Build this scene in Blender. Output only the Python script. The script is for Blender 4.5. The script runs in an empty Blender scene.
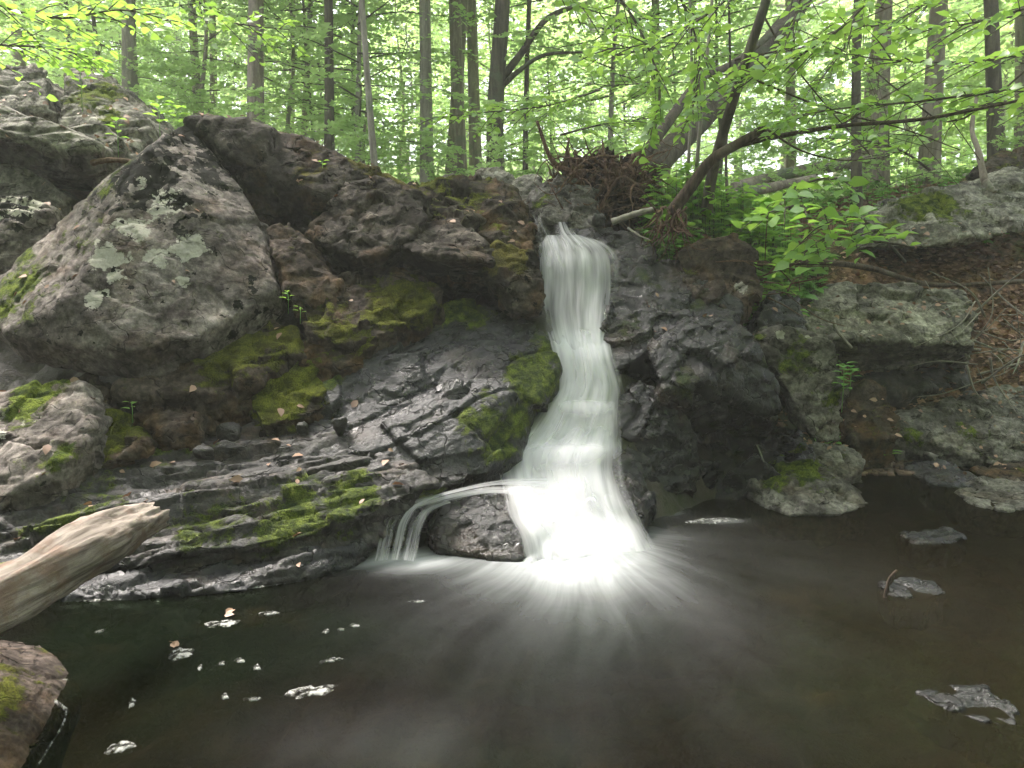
import bpy, math, random
import numpy as np
from mathutils import Vector, Matrix
random.seed(7)
RNG = np.random.default_rng(11)
scene = bpy.context.scene
COL = scene.collection
R = math.radians

# ------------------------------------------------------------------ camera
CAMH, PITCH, FPX = 1.4, R(6.93), 773.0
cam_d = bpy.data.cameras.new('camera'); cam = bpy.data.objects.new('camera', cam_d); COL.objects.link(cam)
cam_d.sensor_width = 36; cam_d.lens = 36*FPX/1024; cam_d.clip_start = .05; cam_d.clip_end = 600
cam_d.dof.use_dof = True; cam_d.dof.focus_distance = 4.6; cam_d.dof.aperture_fstop = 5.0
cam.location = (0, 0, CAMH); cam.rotation_euler = (R(90)-PITCH, 0, 0)
scene.camera = cam
cp, sp = math.cos(PITCH), math.sin(PITCH)
def at(px, py, Y):
    """photo position + distance -> place in the world"""
    dx, dy = (px-512)/FPX, (384-py)/FPX
    d = np.array([dx, cp+dy*sp, dy*cp-sp]); d = d*(Y/d[1])
    return np.array([d[0], d[1], CAMH+d[2]])
def watY(py):
    dy = (384-py)/FPX
    return CAMH*(cp+dy*sp)/(sp-dy*cp)

# ------------------------------------------------------------------ noise
def _h(ix, iy, iz, s):
    with np.errstate(over='ignore'):
        h = (ix.astype(np.int64)*374761393 + iy.astype(np.int64)*668265263 + iz.astype(np.int64)*2147483647 + s*974634777).astype(np.uint64)
        h = (h ^ (h >> np.uint64(13)))*np.uint64(1274126177)
        h = (h ^ (h >> np.uint64(16)))*np.uint64(2246822519)
        h = h ^ (h >> np.uint64(15))
    return (h & np.uint64(0xFFFFFF)).astype(np.float64)/16777215.0
def vnoise(p, s=0):
    i = np.floor(p).astype(np.int64); f = p-i; f = f*f*(3-2*f)
    out = 0
    for dx in (0, 1):
        wx = f[:, 0] if dx else 1-f[:, 0]
        for dy in (0, 1):
            wy = f[:, 1] if dy else 1-f[:, 1]
            for dz in (0, 1):
                wz = f[:, 2] if dz else 1-f[:, 2]
                out = out + wx*wy*wz*_h(i[:, 0]+dx, i[:, 1]+dy, i[:, 2]+dz, s)
    return out*2-1
def fbm(p, o=4, s=0):
    a, t, out = 1., 0., 0.
    for k in range(o):
        out = out + a*vnoise(p*2**k+17.3*k, s+k); t += a; a *= .5
    return out/t
def chisel(p, scale, seed, stretch=(1, 1, 1), rot=None, warp=.25):
    """fracture planes: a tilted facet per cell, plus distance to the crack between cells"""
    q = p if rot is None else p @ rot
    q = q/(scale*np.array(stretch))
    q = q + warp*np.stack([vnoise(q*1.3+9.1*k, seed+50+k) for k in range(3)], 1)
    b = np.floor(q-.5).astype(np.int64)
    F1 = np.full(len(q), 9.); F2 = np.full(len(q), 9.); val = np.zeros(len(q))
    for dx in (0, 1):
        for dy in (0, 1):
            for dz in (0, 1):
                i = b+np.array([dx, dy, dz])
                c = i+.5+.7*(np.stack([_h(i[:, 0], i[:, 1], i[:, 2], seed+k) for k in range(3)], 1)-.5)
                r = q-c; d = np.sqrt((r*r).sum(1))
                g = np.stack([_h(i[:, 0], i[:, 1], i[:, 2], seed+10+k) for k in range(3)], 1)*2-1
                v = (g*r).sum(1)*1.3+(_h(i[:, 0], i[:, 1], i[:, 2], seed+20)-.5)*1.0
                near = d < F1
                F2 = np.where(near, F1, np.minimum(F2, d)); val = np.where(near, v, val); F1 = np.where(near, d, F1)
    return val, F2-F1
def rotm(ax, ay, az):
    return np.array(Matrix.Rotation(az, 3, 'Z') @ Matrix.Rotation(ay, 3, 'Y') @ Matrix.Rotation(ax, 3, 'X'))
def sstep(a, b, x):
    t = np.clip((x-a)/(b-a), 0, 1); return t*t*(3-2*t)

# ------------------------------------------------------------------ objects
def tag(o, label=None, cat=None, group=None, kind=None):
    for k, v in (('label', label), ('category', cat), ('group', group), ('kind', kind)):
        if v: o[k] = v
    return o
def empty(name, loc, label=None, cat=None, group=None, kind=None):
    o = bpy.data.objects.new(name, None); COL.objects.link(o); o.location = tuple(loc); o.empty_display_size = .2
    return tag(o, label, cat, group, kind)
def make_mesh(name, V, F, mats, smooth=True, matidx=None, uv=None, attrs=None):
    """V (n,3); F list of (m,k) arrays (or one)"""
    Fs = F if isinstance(F, list) else [F]
    Fs = [np.asarray(f) for f in Fs if len(f)]
    me = bpy.data.meshes.new(name)
    me.vertices.add(len(V)); me.vertices.foreach_set('co', np.asarray(V, np.float32).ravel())
    nl = sum(f.size for f in Fs); npol = sum(len(f) for f in Fs)
    me.loops.add(nl); me.loops.foreach_set('vertex_index', np.concatenate([f.ravel() for f in Fs]).astype(np.int32))
    me.polygons.add(npol)
    tot = np.concatenate([np.full(len(f), f.shape[1]) for f in Fs])
    st = np.concatenate([[0], np.cumsum(tot)[:-1]])
    me.polygons.foreach_set('loop_start', st.astype(np.int32))
    me.polygons.foreach_set('use_smooth', np.full(npol, smooth))
    for m in (mats if isinstance(mats, (list, tuple)) else [mats]): me.materials.append(m)
    if matidx is not None: me.polygons.foreach_set('material_index', np.asarray(matidx, np.int32))
    me.update(calc_edges=True)
    if uv is not None:
        l = me.uv_layers.new(name='UVMap')
        idx = np.concatenate([f.ravel() for f in Fs])
        l.data.foreach_set('uv', np.asarray(uv, np.float32)[idx].ravel())
    for k, v in (attrs or {}).items():
        a = me.attributes.new(k, 'FLOAT', 'POINT'); a.data.foreach_set('value', np.asarray(v, np.float32))
    return me
def link(name, me, parent=None, loc=(0, 0, 0), rot=None, scale=None):
    o = bpy.data.objects.new(name, me); COL.objects.link(o); o.location = tuple(loc)
    if rot: o.rotation_euler = rot
    if scale: o.scale = scale if hasattr(scale, '__len__') else (scale,)*3
    if parent: o.parent = parent
    return o

def tube(P, r, k=8, cap=True, rough=0, seed=0):
    P = np.asarray(P, float); n = len(P); r = np.broadcast_to(np.asarray(r, float), (n,))
    T = np.gradient(P, axis=0); T /= np.linalg.norm(T, axis=1)[:, None]+1e-9
    u = np.cross(T[0], [0.3, 1, .2]); u /= np.linalg.norm(u)+1e-9
    a = np.linspace(0, 2*np.pi, k, endpoint=False); V = np.zeros((n, k, 3))
    for i in range(n):
        u = u-T[i]*(u@T[i]); u /= np.linalg.norm(u)+1e-9
        w = np.cross(T[i], u)
        rr = np.full(k, r[i])
        V[i] = P[i]+rr[:, None]*(np.cos(a)[:, None]*u+np.sin(a)[:, None]*w)
    V = V.reshape(-1, 3)
    if rough:
        N = V-np.repeat(P, k, 0)
        V = V+N*(rough*fbm(V/np.mean(r)*.6, 3, seed))[:, None]
    i, j = np.meshgrid(np.arange(n-1), np.arange(k), indexing='ij'); i = i.ravel(); j = j.ravel(); j2 = (j+1) % k
    F = np.stack([i*k+j, i*k+j2, (i+1)*k+j2, (i+1)*k+j], 1)
    if cap:
        m = len(V); V = np.vstack([V, P[:1], P[-1:]])
        jj = np.arange(k); C = np.stack([np.full(k, m), (jj+1) % k, jj, jj], 1)[:, :3]
        D = np.stack([np.full(k, m+1), (n-1)*k+jj, (n-1)*k+(jj+1) % k], 1)
        return V, F, np.vstack([C, D])
    return V, F, np.zeros((0, 3), int)
class MB:
    def __init__(s): s.V = []; s.Q = []; s.T = []; s.mq = []; s.mt = []; s.n = 0
    def add(s, V, Q=None, T=None, m=0):
        if Q is not None and len(Q): s.Q.append(np.asarray(Q)+s.n); s.mq.append(np.full(len(Q), m))
        if T is not None and len(T): s.T.append(np.asarray(T)+s.n); s.mt.append(np.full(len(T), m))
        s.V.append(V); s.n += len(V)
    def tube(s, P, r, k=8, m=0, **kw):
        V, Q, T = tube(P, r, k, **kw); s.add(V, Q, T, m)
    def mesh(s, name, mats, org=(0, 0, 0), smooth=True):
        V = np.vstack(s.V)-np.asarray(org)
        F = []; mi = []
        if s.Q: F.append(np.vstack(s.Q)); mi.append(np.concatenate(s.mq))
        if s.T: F.append(np.vstack(s.T)); mi.append(np.concatenate(s.mt))
        return make_mesh(name, V, F, mats, smooth, np.concatenate(mi))
def spline(P, n):
    """Catmull-Rom through P (any width), n samples"""
    P = np.asarray(P, float); m = len(P)
    Q = np.vstack([2*P[0]-P[1], P, 2*P[-1]-P[-2]])
    t = np.linspace(0, m-1-1e-6, n); i = t.astype(int); f = (t-i)[:, None]
    a, b, c, d = Q[i], Q[i+1], Q[i+2], Q[i+3]
    return .5*((2*b)+(-a+c)*f+(2*a-5*b+4*c-d)*f**2+(-a+3*b-3*c+d)*f**3)

# ------------------------------------------------------------------ material helper
class NT:
    def __init__(s, name):
        s.m = bpy.data.materials.new(name); s.m.use_nodes = True; s.t = s.m.node_tree; s.t.nodes.clear()
        s.out = s.n('ShaderNodeOutputMaterial')
    def n(s, typ, ins=None, **kw):
        nd = s.t.nodes.new(typ)
        for k, v in kw.items(): setattr(nd, k, v)
        for k, v in (ins or {}).items():
            if isinstance(v, bpy.types.NodeSocket): s.t.links.new(v, nd.inputs[k])
            else: nd.inputs[k].default_value = v
        return nd
    def c(s, v): return v if isinstance(v, bpy.types.NodeSocket) else tuple(v)+(1,)*(4-len(v))
    def noise(s, vec, scale, detail=4, rough=.55, dist=0):
        return s.n('ShaderNodeTexNoise', {'Vector': vec, 'Scale': scale, 'Detail': detail, 'Roughness': rough, 'Distortion': dist}).outputs['Fac']
    def ramp(s, v, a, b, lo=0., hi=1., smooth=True):
        return s.n('ShaderNodeMapRange', {'Value': v, 'From Min': a, 'From Max': b, 'To Min': lo, 'To Max': hi}, interpolation_type='SMOOTHSTEP' if smooth else 'LINEAR').outputs[0]
    def math(s, op, a, b=0., clamp=False):
        return s.n('ShaderNodeMath', {0: a, 1: b}, operation=op, use_clamp=clamp).outputs[0]
    def mix(s, f, a, b, blend='MIX'):
        nd = s.n('ShaderNodeMix', data_type='RGBA', blend_type=blend)
        for k, v in ((0, f), (6, s.c(a)), (7, s.c(b))):
            if isinstance(v, bpy.types.NodeSocket): s.t.links.new(v, nd.inputs[k])
            else: nd.inputs[k].default_value = v
        return nd.outputs[2]
    def attr(s, name): return s.n('ShaderNodeAttribute', attribute_name=name).outputs['Fac']
    def mapv(s, vec, scale=(1, 1, 1), rot=(0, 0, 0), loc=(0, 0, 0)):
        return s.n('ShaderNodeMapping', {'Vector': vec, 'Scale': scale, 'Rotation': rot, 'Location': loc}).outputs[0]
    def bump(s, h, strength=.5, dist=.02, nrm=None):
        i = {'Height': h, 'Strength': strength, 'Distance': dist}
        if nrm is not None: i['Normal'] = nrm
        return s.n('ShaderNodeBump', i).outputs[0]
    def pbr(s, col, rough=.8, nrm=None, spec=.5, **kw):
        i = {'Base Color': s.c(col), 'Roughness': rough, 'Specular IOR Level': spec}
        if nrm is not None: i['Normal'] = nrm
        i.update(kw)
        return s.n('ShaderNodeBsdfPrincipled', i).outputs[0]
    def done(s, sh): s.t.links.new(sh, s.out.inputs['Surface']); return s.m

def rock_mat(name, c1, c2, c3, spots=0., lichen=0., wet=0., mossk=0., mossc=((.020, .034, .006), (.13, .165, .022)), strata=0., rot=(0, 0, 0), brown=0., bk=.8):
    t = NT(name); P = t.n('ShaderNodeTexCoord').outputs['Object']
    geo = t.n('ShaderNodeNewGeometry'); nz = t.n('ShaderNodeSeparateXYZ', {0: geo.outputs['Normal']}).outputs[2]
    nA = t.noise(P, 1.7, 6, .6, .4); nB = t.noise(P, 8, 8, .65); nC = t.noise(P, 55, 5, .6); nD = t.noise(P, 24, 6, .7)
    col = t.mix(t.ramp(nA, .36, .62), c1, c2)
    col = t.mix(t.ramp(nB, .45, .66), col, c3)
    if brown: col = t.mix(t.math('MULTIPLY', t.ramp(t.noise(t.mapv(P, loc=(5, 2, 1)), 2.6, 6, .6), .5, .66), brown), col, (.11, .062, .03))
    if strata:
        S = t.mapv(P, (1.2, 1.2, 13), rot); nS = t.noise(S, 1.6, 6, .6, .3)
        col = t.mix(t.math('MULTIPLY', t.ramp(nS, .42, .6), strata), col, tuple(x*.45 for x in c1))
    col = t.mix(1., col, t.mix(nC, (.55,)*3, (1.45,)*3), 'MULTIPLY')
    col = t.mix(1., col, t.mix(t.ramp(t.noise(t.mapv(P, loc=(2, 7, 3)), 3.2, 7, .7, .6), .36, .64), (.50,)*3, (1.35,)*3), 'MULTIPLY')
    col = t.mix(1., col, t.mix(t.ramp(nD, .3, .7), (.50,)*3, (1.40,)*3), 'MULTIPLY')
    la = t.attr('lichen')
    if lichen or True:
        v = t.math('ADD', t.math('MULTIPLY', la, .36), t.math('ADD', t.noise(t.mapv(P, loc=(3, 1, 7)), 6.5, 7, .68, .3), lichen))
        lm = t.ramp(v, .69, .71)
        col = t.mix(t.math('MULTIPLY', lm, .8), col, t.mix(nC, (.30, .29, .24), (.56, .54, .46)))
    if spots:
        v = t.math('ADD', t.noise(t.mapv(P, loc=(8, 4, 2)), 11, 4, .6, .2), t.math('MULTIPLY', t.math('ADD', t.attr('spots'), -1.), .15))
        sm = t.ramp(v, .525, .545)
        col = t.mix(t.math('MULTIPLY', sm, spots), col, (.005, .006, .003))
    # thin fracture lines, coloured near black
    W = t.n('ShaderNodeVectorMath', {0: t.mapv(P, (1, 1, 1.8), rot), 1: t.n('ShaderNodeTexNoise', {'Vector': P, 'Scale': 2.2, 'Detail': 4.}).outputs['Color']}, operation='ADD').outputs[0]
    crk = t.n('ShaderNodeTexVoronoi', {'Vector': W, 'Scale': 2.3}, feature='DISTANCE_TO_EDGE').outputs['Distance']
    cm = t.math('MULTIPLY', t.ramp(crk, .0, .022, 1., 0.), t.ramp(nB, .42, .55))
    col = t.mix(t.math('MULTIPLY', cm, .75), col, (.006, .005, .004))
    ma = t.attr('moss')
    mn = t.noise(t.mapv(P, loc=(1, 9, 4)), 5.5, 8, .72, .3)
    mv = t.math('ADD', t.math('ADD', ma, t.math('MULTIPLY', t.math('ADD', nz, -.15), mossk)), t.math('MULTIPLY', t.math('ADD', mn, -.54), 3.6))
    mm = t.ramp(mv, .40, .78)
    nm = t.noise(P, 130, 3, .7); nm2 = t.noise(P, 14, 4, .6)
    mcol = t.mix(t.ramp(nm2, .34, .66), mossc[0], mossc[1])
    mcol = t.mix(1., mcol, t.mix(t.ramp(nm, .3, .7), (.45,)*3, (1.5,)*3), 'MULTIPLY')
    col = t.mix(mm, col, mcol)
    if wet:
        r0 = t.ramp(t.math('ADD', t.math('MULTIPLY', nB, .6), t.math('MULTIPLY', nA, .4)), .40, .62, .52-.36*wet, .9-.42*wet)
    else: r0 = .88
    rough = t.n('ShaderNodeMix', {0: mm, 2: r0, 3: 1.}).outputs[0]
    h = t.math('ADD', t.math('MULTIPLY', nB, 1.), t.math('ADD', t.math('MULTIPLY', nC, .28), t.math('MULTIPLY', nD, .55)))
    h = t.math('ADD', h, t.math('MULTIPLY', cm, -.6))
    h = t.math('ADD', h, t.math('MULTIPLY', mm, t.math('MULTIPLY', nm, .8)))
    nrm = t.bump(h, bk, .026)
    return t.done(t.pbr(col, rough, nrm, .5 if wet else .12))
EXPOSURE = 2.3
# ------------------------------------------------------------------ world and light
w = bpy.data.worlds.new('World'); scene.world = w; w.use_nodes = True
nt = w.node_tree; nt.nodes.clear()
sky = nt.nodes.new('ShaderNodeTexSky'); sky.sky_type = 'NISHITA'; sky.sun_disc = False
SUN_EL, SUN_AZ = R(56), R(-42)         # direction the light comes from: azimuth from +Y towards +X
sky.sun_elevation = SUN_EL; sky.sun_rotation = SUN_AZ; sky.dust_density = 4; sky.air_density = 1.0; sky.ozone_density = 1
hs = nt.nodes.new('ShaderNodeHueSaturation'); hs.inputs['Saturation'].default_value = .5
bg = nt.nodes.new('ShaderNodeBackground'); bg.inputs['Strength'].default_value = .15
wo = nt.nodes.new('ShaderNodeOutputWorld')
nt.links.new(sky.outputs[0], hs.inputs['Color']); nt.links.new(hs.outputs[0], bg.inputs[0]); nt.links.new(bg.outputs[0], wo.inputs[0])
sd = bpy.data.lights.new('sun', 'SUN'); sd.energy = 3.0; sd.angle = R(16); sd.color = (1, .96, .9)
so = bpy.data.objects.new('sun', sd); COL.objects.link(so)
dv = Vector((math.sin(SUN_AZ)*math.cos(SUN_EL), math.cos(SUN_AZ)*math.cos(SUN_EL), math.sin(SUN_EL)))
so.rotation_euler = dv.to_track_quat('Z', 'Y').to_euler(); so.location = dv*50
scene.view_settings.view_transform = 'Standard'; scene.view_settings.look = 'None'
scene.view_settings.exposure = EXPOSURE; scene.view_settings.gamma = 1
scene.view_settings.use_white_balance = True; scene.view_settings.white_balance_temperature = 6600; scene.view_settings.white_balance_tint = 13
cy = scene.cycles
cy.max_bounces = 7; cy.diffuse_bounces = 4; cy.glossy_bounces = 3; cy.transmission_bounces = 4; cy.transparent_max_bounces = 12
cy.caustics_reflective = False; cy.caustics_refractive = False; cy.sample_clamp_indirect = 6
cy.use_denoising = True; cy.volume_bounces = 1
HAZE = 0.003
cy.adaptive_threshold = .02

# ------------------------------------------------------------------ terrain
CP = []
def cp3(*a): CP.append(a)
for x in (-6, -4, -2.5, -1, 0, 1.2, 2.6, 4.2, 6):
    cp3(x, 1.5, -.42 if abs(x) < 5 else .1); cp3(x, 3.0, -.42 if -2.6 < x < 5 else (.35 if x < -3 else -.2))
for x, y, z in [(-5, 4, .8), (-3.4, 3.7, .25), (-2.4, 3.8, .0), (-1.4, 3.8, -.12), (-.6, 4.0, -.25), (.2, 4.05, -.35), (.8, 4.3, -.35), (1.6, 4.8, -.28), (2.6, 5.2, -.2), (3.8, 5.8, -.16), (5.2, 6.2, .2), (6, 5, .4),
    (-3.6, 4.5, .3), (-2.3, 4.6, .15), (-1.3, 4.7, .15), (-.5, 4.9, .4), (-3.6, 5.3, .7), (-2.4, 5.4, .75), (-1.3, 5.6, .75), (-.5, 5.6, .8),
    (-5, 6, 1.9), (-3.6, 6.3, 1.8), (-2.3, 6.3, 1.4), (-1.2, 6.4, 1.35), (-.4, 6.3, 1.35),
    (-6, 8, 3.4), (-4.2, 7.6, 2.9), (-3, 7.6, 2.4), (-1.5, 7.6, 2.15), (-.3, 7.4, 1.9), (-5, 9.5, 3.3), (-3, 9.5, 2.6), (-1.5, 9.5, 2.2), (0, 9.5, 2.05),
    (.1, 4.45, .05), (.6, 4.5, .05), (.3, 4.8, .5), (.7, 4.85, .5), (.3, 5.25, 1.0), (.75, 5.3, .95), (.3, 5.75, 1.45), (.8, 5.8, 1.45), (.35, 6.1, 1.62), (.9, 6.1, 1.6), (.5, 7, 1.72), (1.1, 7.2, 1.85),
    (1.3, 4.9, -.15), (1.4, 5.3, .2), (1.4, 5.8, .9), (1.5, 6.4, 1.75), (1.7, 7.2, 2.05), (1.9, 5.6, -.05), (2.0, 6.0, .5), (2.2, 6.8, 1.6), (2.4, 7.6, 1.95),
    (2.6, 5.9, -.1), (3.2, 6.5, .1), (2.9, 7.2, 1.28), (3.9, 7.1, 1.0), (3.4, 7.6, 1.75), (4.6, 7.6, 1.55), (5.2, 7, .9), (3.4, 8.8, 2.15), (5, 8.8, 2.25), (6.5, 8.5, 2.3), (2, 9.5, 2.2),
    (4, 11, 2.55), (7, 11, 3.0), (-8, 12, 4), (0, 12, 2.25), (-4, 12, 2.9), (9, 8, 2.8)]: cp3(x, y, z)
for x, y, z in [(-12, 3, 2.5), (12, 3, 2.2), (-12, -8, 4.5), (12, -8, 4.5), (0, -6, 1.8), (0, -1.5, -.42), (-6, -4, 2.4), (6, -4, 2.2), (0, -16, 4.2), (-15, -20, 3), (15, -20, 3), (-20, 12, 5.5), (18, 12, 4),  # banks behind the viewer raised, unseen, to block low front light
    (0, 22, 3.0), (-12, 22, 4.4), (12, 22, 3.7), (-30, 30, 7), (30, 30, 6), (0, 40, 6.5), (0, 70, 13), (-60, 70, 11), (60, 70, 10), (-70, 0, 8), (70, 0, 8), (0, -70, 6), (-70, -70, 8), (70, -70, 8)]: cp3(x, y, z)
CPa = np.array(CP, float); nC = len(CPa)
D = np.sqrt(((CPa[:, None, :2]-CPa[None, :, :2])**2).sum(2))
A = np.zeros((nC+3, nC+3)); A[:nC, :nC] = D-.0; A[:nC, :nC] += -np.eye(nC)*.02
A[:nC, nC] = 1; A[:nC, nC+1:] = CPa[:, :2]; A[nC, :nC] = 1; A[nC+1:, :nC] = CPa[:, :2].T
SOL = np.linalg.solve(A, np.concatenate([CPa[:, 2], [0, 0, 0]]))
def ground(x, y):
    x = np.atleast_1d(np.asarray(x, float)); y = np.atleast_1d(np.asarray(y, float)); z = np.zeros(len(x))
    for a in range(0, len(x), 20000):
        X = x[a:a+20000]; Y = y[a:a+20000]
        z[a:a+20000] = np.sqrt((X[:, None]-CPa[:, 0])**2+(Y[:, None]-CPa[:, 1])**2) @ SOL[:nC] + SOL[nC]+SOL[nC+1]*X+SOL[nC+2]*Y
    p = np.stack([x, y, z*0], 1)
    return z+.07*fbm(p*.9, 4, 3)+.018*vnoise(p*7, 8)
def axis(a, b, step, far, g=1.12):
    c = list(np.arange(a, b+1e-6, step)); s = step
    while c[-1] < far: s *= g; c.append(c[-1]+s)
    s = step
    while c[0] > -far: s *= g; c.insert(0, c[0]-s)
    return np.array(c)
gx = axis(-5, 6, .045, 75); gy = axis(2.6, 10.5, .045, 75)
X, Y = np.meshgrid(gx, gy); xs, ys = X.ravel(), Y.ravel(); zs = ground(xs, ys)
rough_zone = (1-sstep(6.4, 7.4, ys))
V = np.stack([xs, ys, zs], 1)
ch, ed = chisel(V, .22, 91, (1, 1, .5)); V[:, 2] += rough_zone*(.05*ch-.03*sstep(.08, 0, ed))
def gridF(nr, nc):
    i, j = np.meshgrid(np.arange(nr-1), np.arange(nc-1), indexing='ij'); i = i.ravel(); j = j.ravel()
    return np.stack([i*nc+j, i*nc+j+1, (i+1)*nc+j+1, (i+1)*nc+j], 1)
t = NT('forest_floor'); P = t.n('ShaderNodeTexCoord').outputs['Object']
nA = t.noise(P, .9, 6, .6); nB = t.noise(P, 7, 8, .7); vo = t.n('ShaderNodeTexVoronoi', {'Vector': P, 'Scale': 26.}); nC_ = t.noise(P, 60, 4, .6)
litter = t.mix(t.n('ShaderNodeSeparateColor', {0: vo.outputs['Color']}).outputs[0], (.10, .052, .03), (.32, .185, .115))
litter = t.mix(t.ramp(nB, .35, .6), (.035, .022, .014), litter)
litter = t.mix(t.ramp(nA, .5, .64, 0, .8), litter, (.05, .09, .02))
rk = t.mix(t.ramp(nB, .4, .62), (.022, .018, .013), (.06, .05, .038))
rk = t.mix(t.ramp(nA, .5, .6, 0, .7), rk, (.035, .045, .012))
wetm = t.attr('wet')
colr = t.mix(wetm, litter, rk)
farg = t.attr('far'); colr = t.mix(farg, colr, t.mix(nB, (.07, .13, .025), (.17, .27, .05)))
M_ground = t.done(t.pbr(colr, t.n('ShaderNodeMix', {0: wetm, 2: .95, 3: .5}).outputs[0], t.bump(t.math('ADD', nB, t.math('MULTIPLY', nC_, .5)), .8, .03), .3))
wetA = 1-sstep(6.5, 7.1, ys+.35*fbm(V*1.1, 3, 5)-np.where(xs > 1.9, -1.1, 0)*(zs > .45))
gm = make_mesh('ground', V, gridF(len(gy), len(gx)), M_ground, True, attrs={'wet': wetA, 'far': sstep(9, 16, ys)*.85})
tag(link('ground', gm), kind='structure')

# ------------------------------------------------------------------ rocks
MR = dict(
 lich=rock_mat('grey_lichen_rock', (.135, .115, .105), (.215, .19, .172), (.075, .062, .055), spots=1., lichen=-.02, mossk=.12, brown=.3, bk=.5),
 dark=rock_mat('dark_stained_rock', (.020, .017, .014), (.045, .038, .032), (.10, .086, .073), spots=1., lichen=-.07, mossk=.35, mossc=((.05, .045, .012), (.10, .09, .02)), brown=.5),
 brown=rock_mat('brown_rock', (.056, .043, .035), (.105, .083, .07), (.032, .025, .02), spots=.3, lichen=-.08, mossk=.45, mossc=((.045, .045, .008), (.11, .12, .018)), brown=.6),
 ledge=rock_mat('layered_ledge_rock', (.034, .030, .029), (.07, .062, .057), (.02, .017, .015), lichen=-.12, wet=.3, mossk=.25, strata=.6, brown=.45),
 wet=rock_mat('black_wet_rock', (.007, .007, .008), (.017, .0165, .018), (.042, .041, .043), lichen=-.16, wet=.85, mossk=.10, brown=.15),
 vwet=rock_mat('black_splashed_rock', (.005, .005, .005), (.011, .011, .011), (.026, .026, .025), lichen=-.3, wet=1., mossk=.05, mossc=((.02, .035, .012), (.06, .07, .02)), brown=.2),
 pale=rock_mat('pale_green_grey_rock', (.175, .168, .137), (.30, .285, .235), (.085, .078, .065), lichen=.05, mossk=.2, strata=.35, brown=.2),
 moss=rock_mat('mossy_brown_rock', (.042, .035, .027), (.075, .063, .048), (.026, .021, .017), lichen=-.13, mossk=.7, mossc=((.045, .05, .008), (.115, .13, .016)), brown=.6),
 grey=rock_mat('grey_dry_rock', (.125, .116, .104), (.215, .203, .182), (.07, .063, .055), spots=.5, lichen=-.02, mossk=.2, brown=.25),
)
def rock(name, label, hulls, mat, back=.6, vox=.016, a1=.05, s1=.42, a2=.018, s2=.13, stretch=(1, 1, .7), tilt=(0, 0, 0), moss=(), lich=(), spots=(), group=None, seed=None, cat='rock', drop=.25, fine=.006, world=False):
    seed = seed if seed is not None else (abs(hash(label)) if False else sum(ord(c)*(i+1) for i, c in enumerate(label))) % 9973
    mb = bpy.data.meshes.new('tmp'); verts = []; faces = []
    import bmesh
    bm = bmesh.new()
    for h in hulls:
        P = np.array(h, float) if world else np.array([at(a_, b_, min(c_, watY(b_)*.988) if b_ > 430 else c_) for a_, b_, c_ in h]); c = P.mean(0)
        B = c+(P-c)*np.array([.82, 1, .75]); B[:, 1] += back; B[:, 2] -= drop*.4
        L = P.copy(); L = L[L[:, 2] < np.median(P[:, 2])+1e-6]; L[:, 2] -= drop; L[:, 1] += .15*back
        b2 = bmesh.new()
        for q in np.vstack([P, B, L]): b2.verts.new(q)
        r = bmesh.ops.convex_hull(b2, input=b2.verts)
        bmesh.ops.delete(b2, geom=list({e for e in r['geom_interior']+r['geom_unused'] if isinstance(e, bmesh.types.BMVert)}), context='VERTS')
        m2 = bpy.data.meshes.new('t2'); b2.to_mesh(m2); b2.free(); bm.from_mesh(m2); bpy.data.meshes.remove(m2)
    bm.to_mesh(mb); bm.free()
    o = bpy.data.objects.new('tmp', mb); COL.objects.link(o)
    md = o.modifiers.new('r', 'REMESH'); md.mode = 'VOXEL'; md.voxel_size = vox
    dg = bpy.context.evaluated_depsgraph_get(); e = o.evaluated_get(dg); em = e.to_mesh()
    n = len(em.vertices); V = np.zeros(n*3, np.float32); em.vertices.foreach_get('co', V); V = V.reshape(-1, 3).astype(float)
    Nn = np.zeros(n*3, np.float32); em.vertices.foreach_get('normal', Nn); Nn = Nn.reshape(-1, 3).astype(float)
    F = np.zeros(len(em.loops), np.int32); em.loops.foreach_get('vertex_index', F)
    nf = len(em.polygons); F = F.reshape(-1, 4) if len(F) == nf*4 else None
    e.to_mesh_clear(); bpy.data.objects.remove(o); bpy.data.meshes.remove(mb)
    assert F is not None
    off = np.array([seed*.37 % 11, seed*.73 % 7, seed*.19 % 5])
    Q = V+off; rt = rotm(*tilt)
    v1, e1 = chisel(Q, s1, seed, stretch, rt); v2, e2 = chisel(Q, s2, seed+7, stretch, rt)
    d = a1*v1-a1*.35*sstep(.07, 0, e1)+a2*v2-a2*.5*sstep(.1, 0, e2)+a1*.28*fbm(Q*2.2, 3, seed)+fine*.9*fbm(Q*18, 3, seed+3)
    d += fine*1.5*(1-np.abs(fbm(Q@rt*np.array([4, 4, 16])/1.5, 3, seed+9))*2)
    V2 = V+Nn*d[:, None]
    at_ = {}
    for nm, blobs in (('moss', moss), ('lichen', lich), ('spots', spots)):
        a = np.zeros(n)
        for (px, py, YY, rr, st) in blobs:
            c = at(px, py, YY); a = np.maximum(a, st*np.exp(-(((V2-c)*np.array([1, .6, 1]))**2).sum(1)/rr**2))
        at_[nm] = a
    if not len(spots): at_['spots'] = np.full(n, .35)
    org = np.array([V2[:, 0].mean(), V2[:, 1].mean(), V2[:, 2].min()])
    me = make_mesh(name, V2-org, F, MR[mat], True, attrs=at_)
    if group == 'rocks awash in the pool': org[2] -= .010
    return tag(link(name, me, loc=org), label, cat, group)

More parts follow.
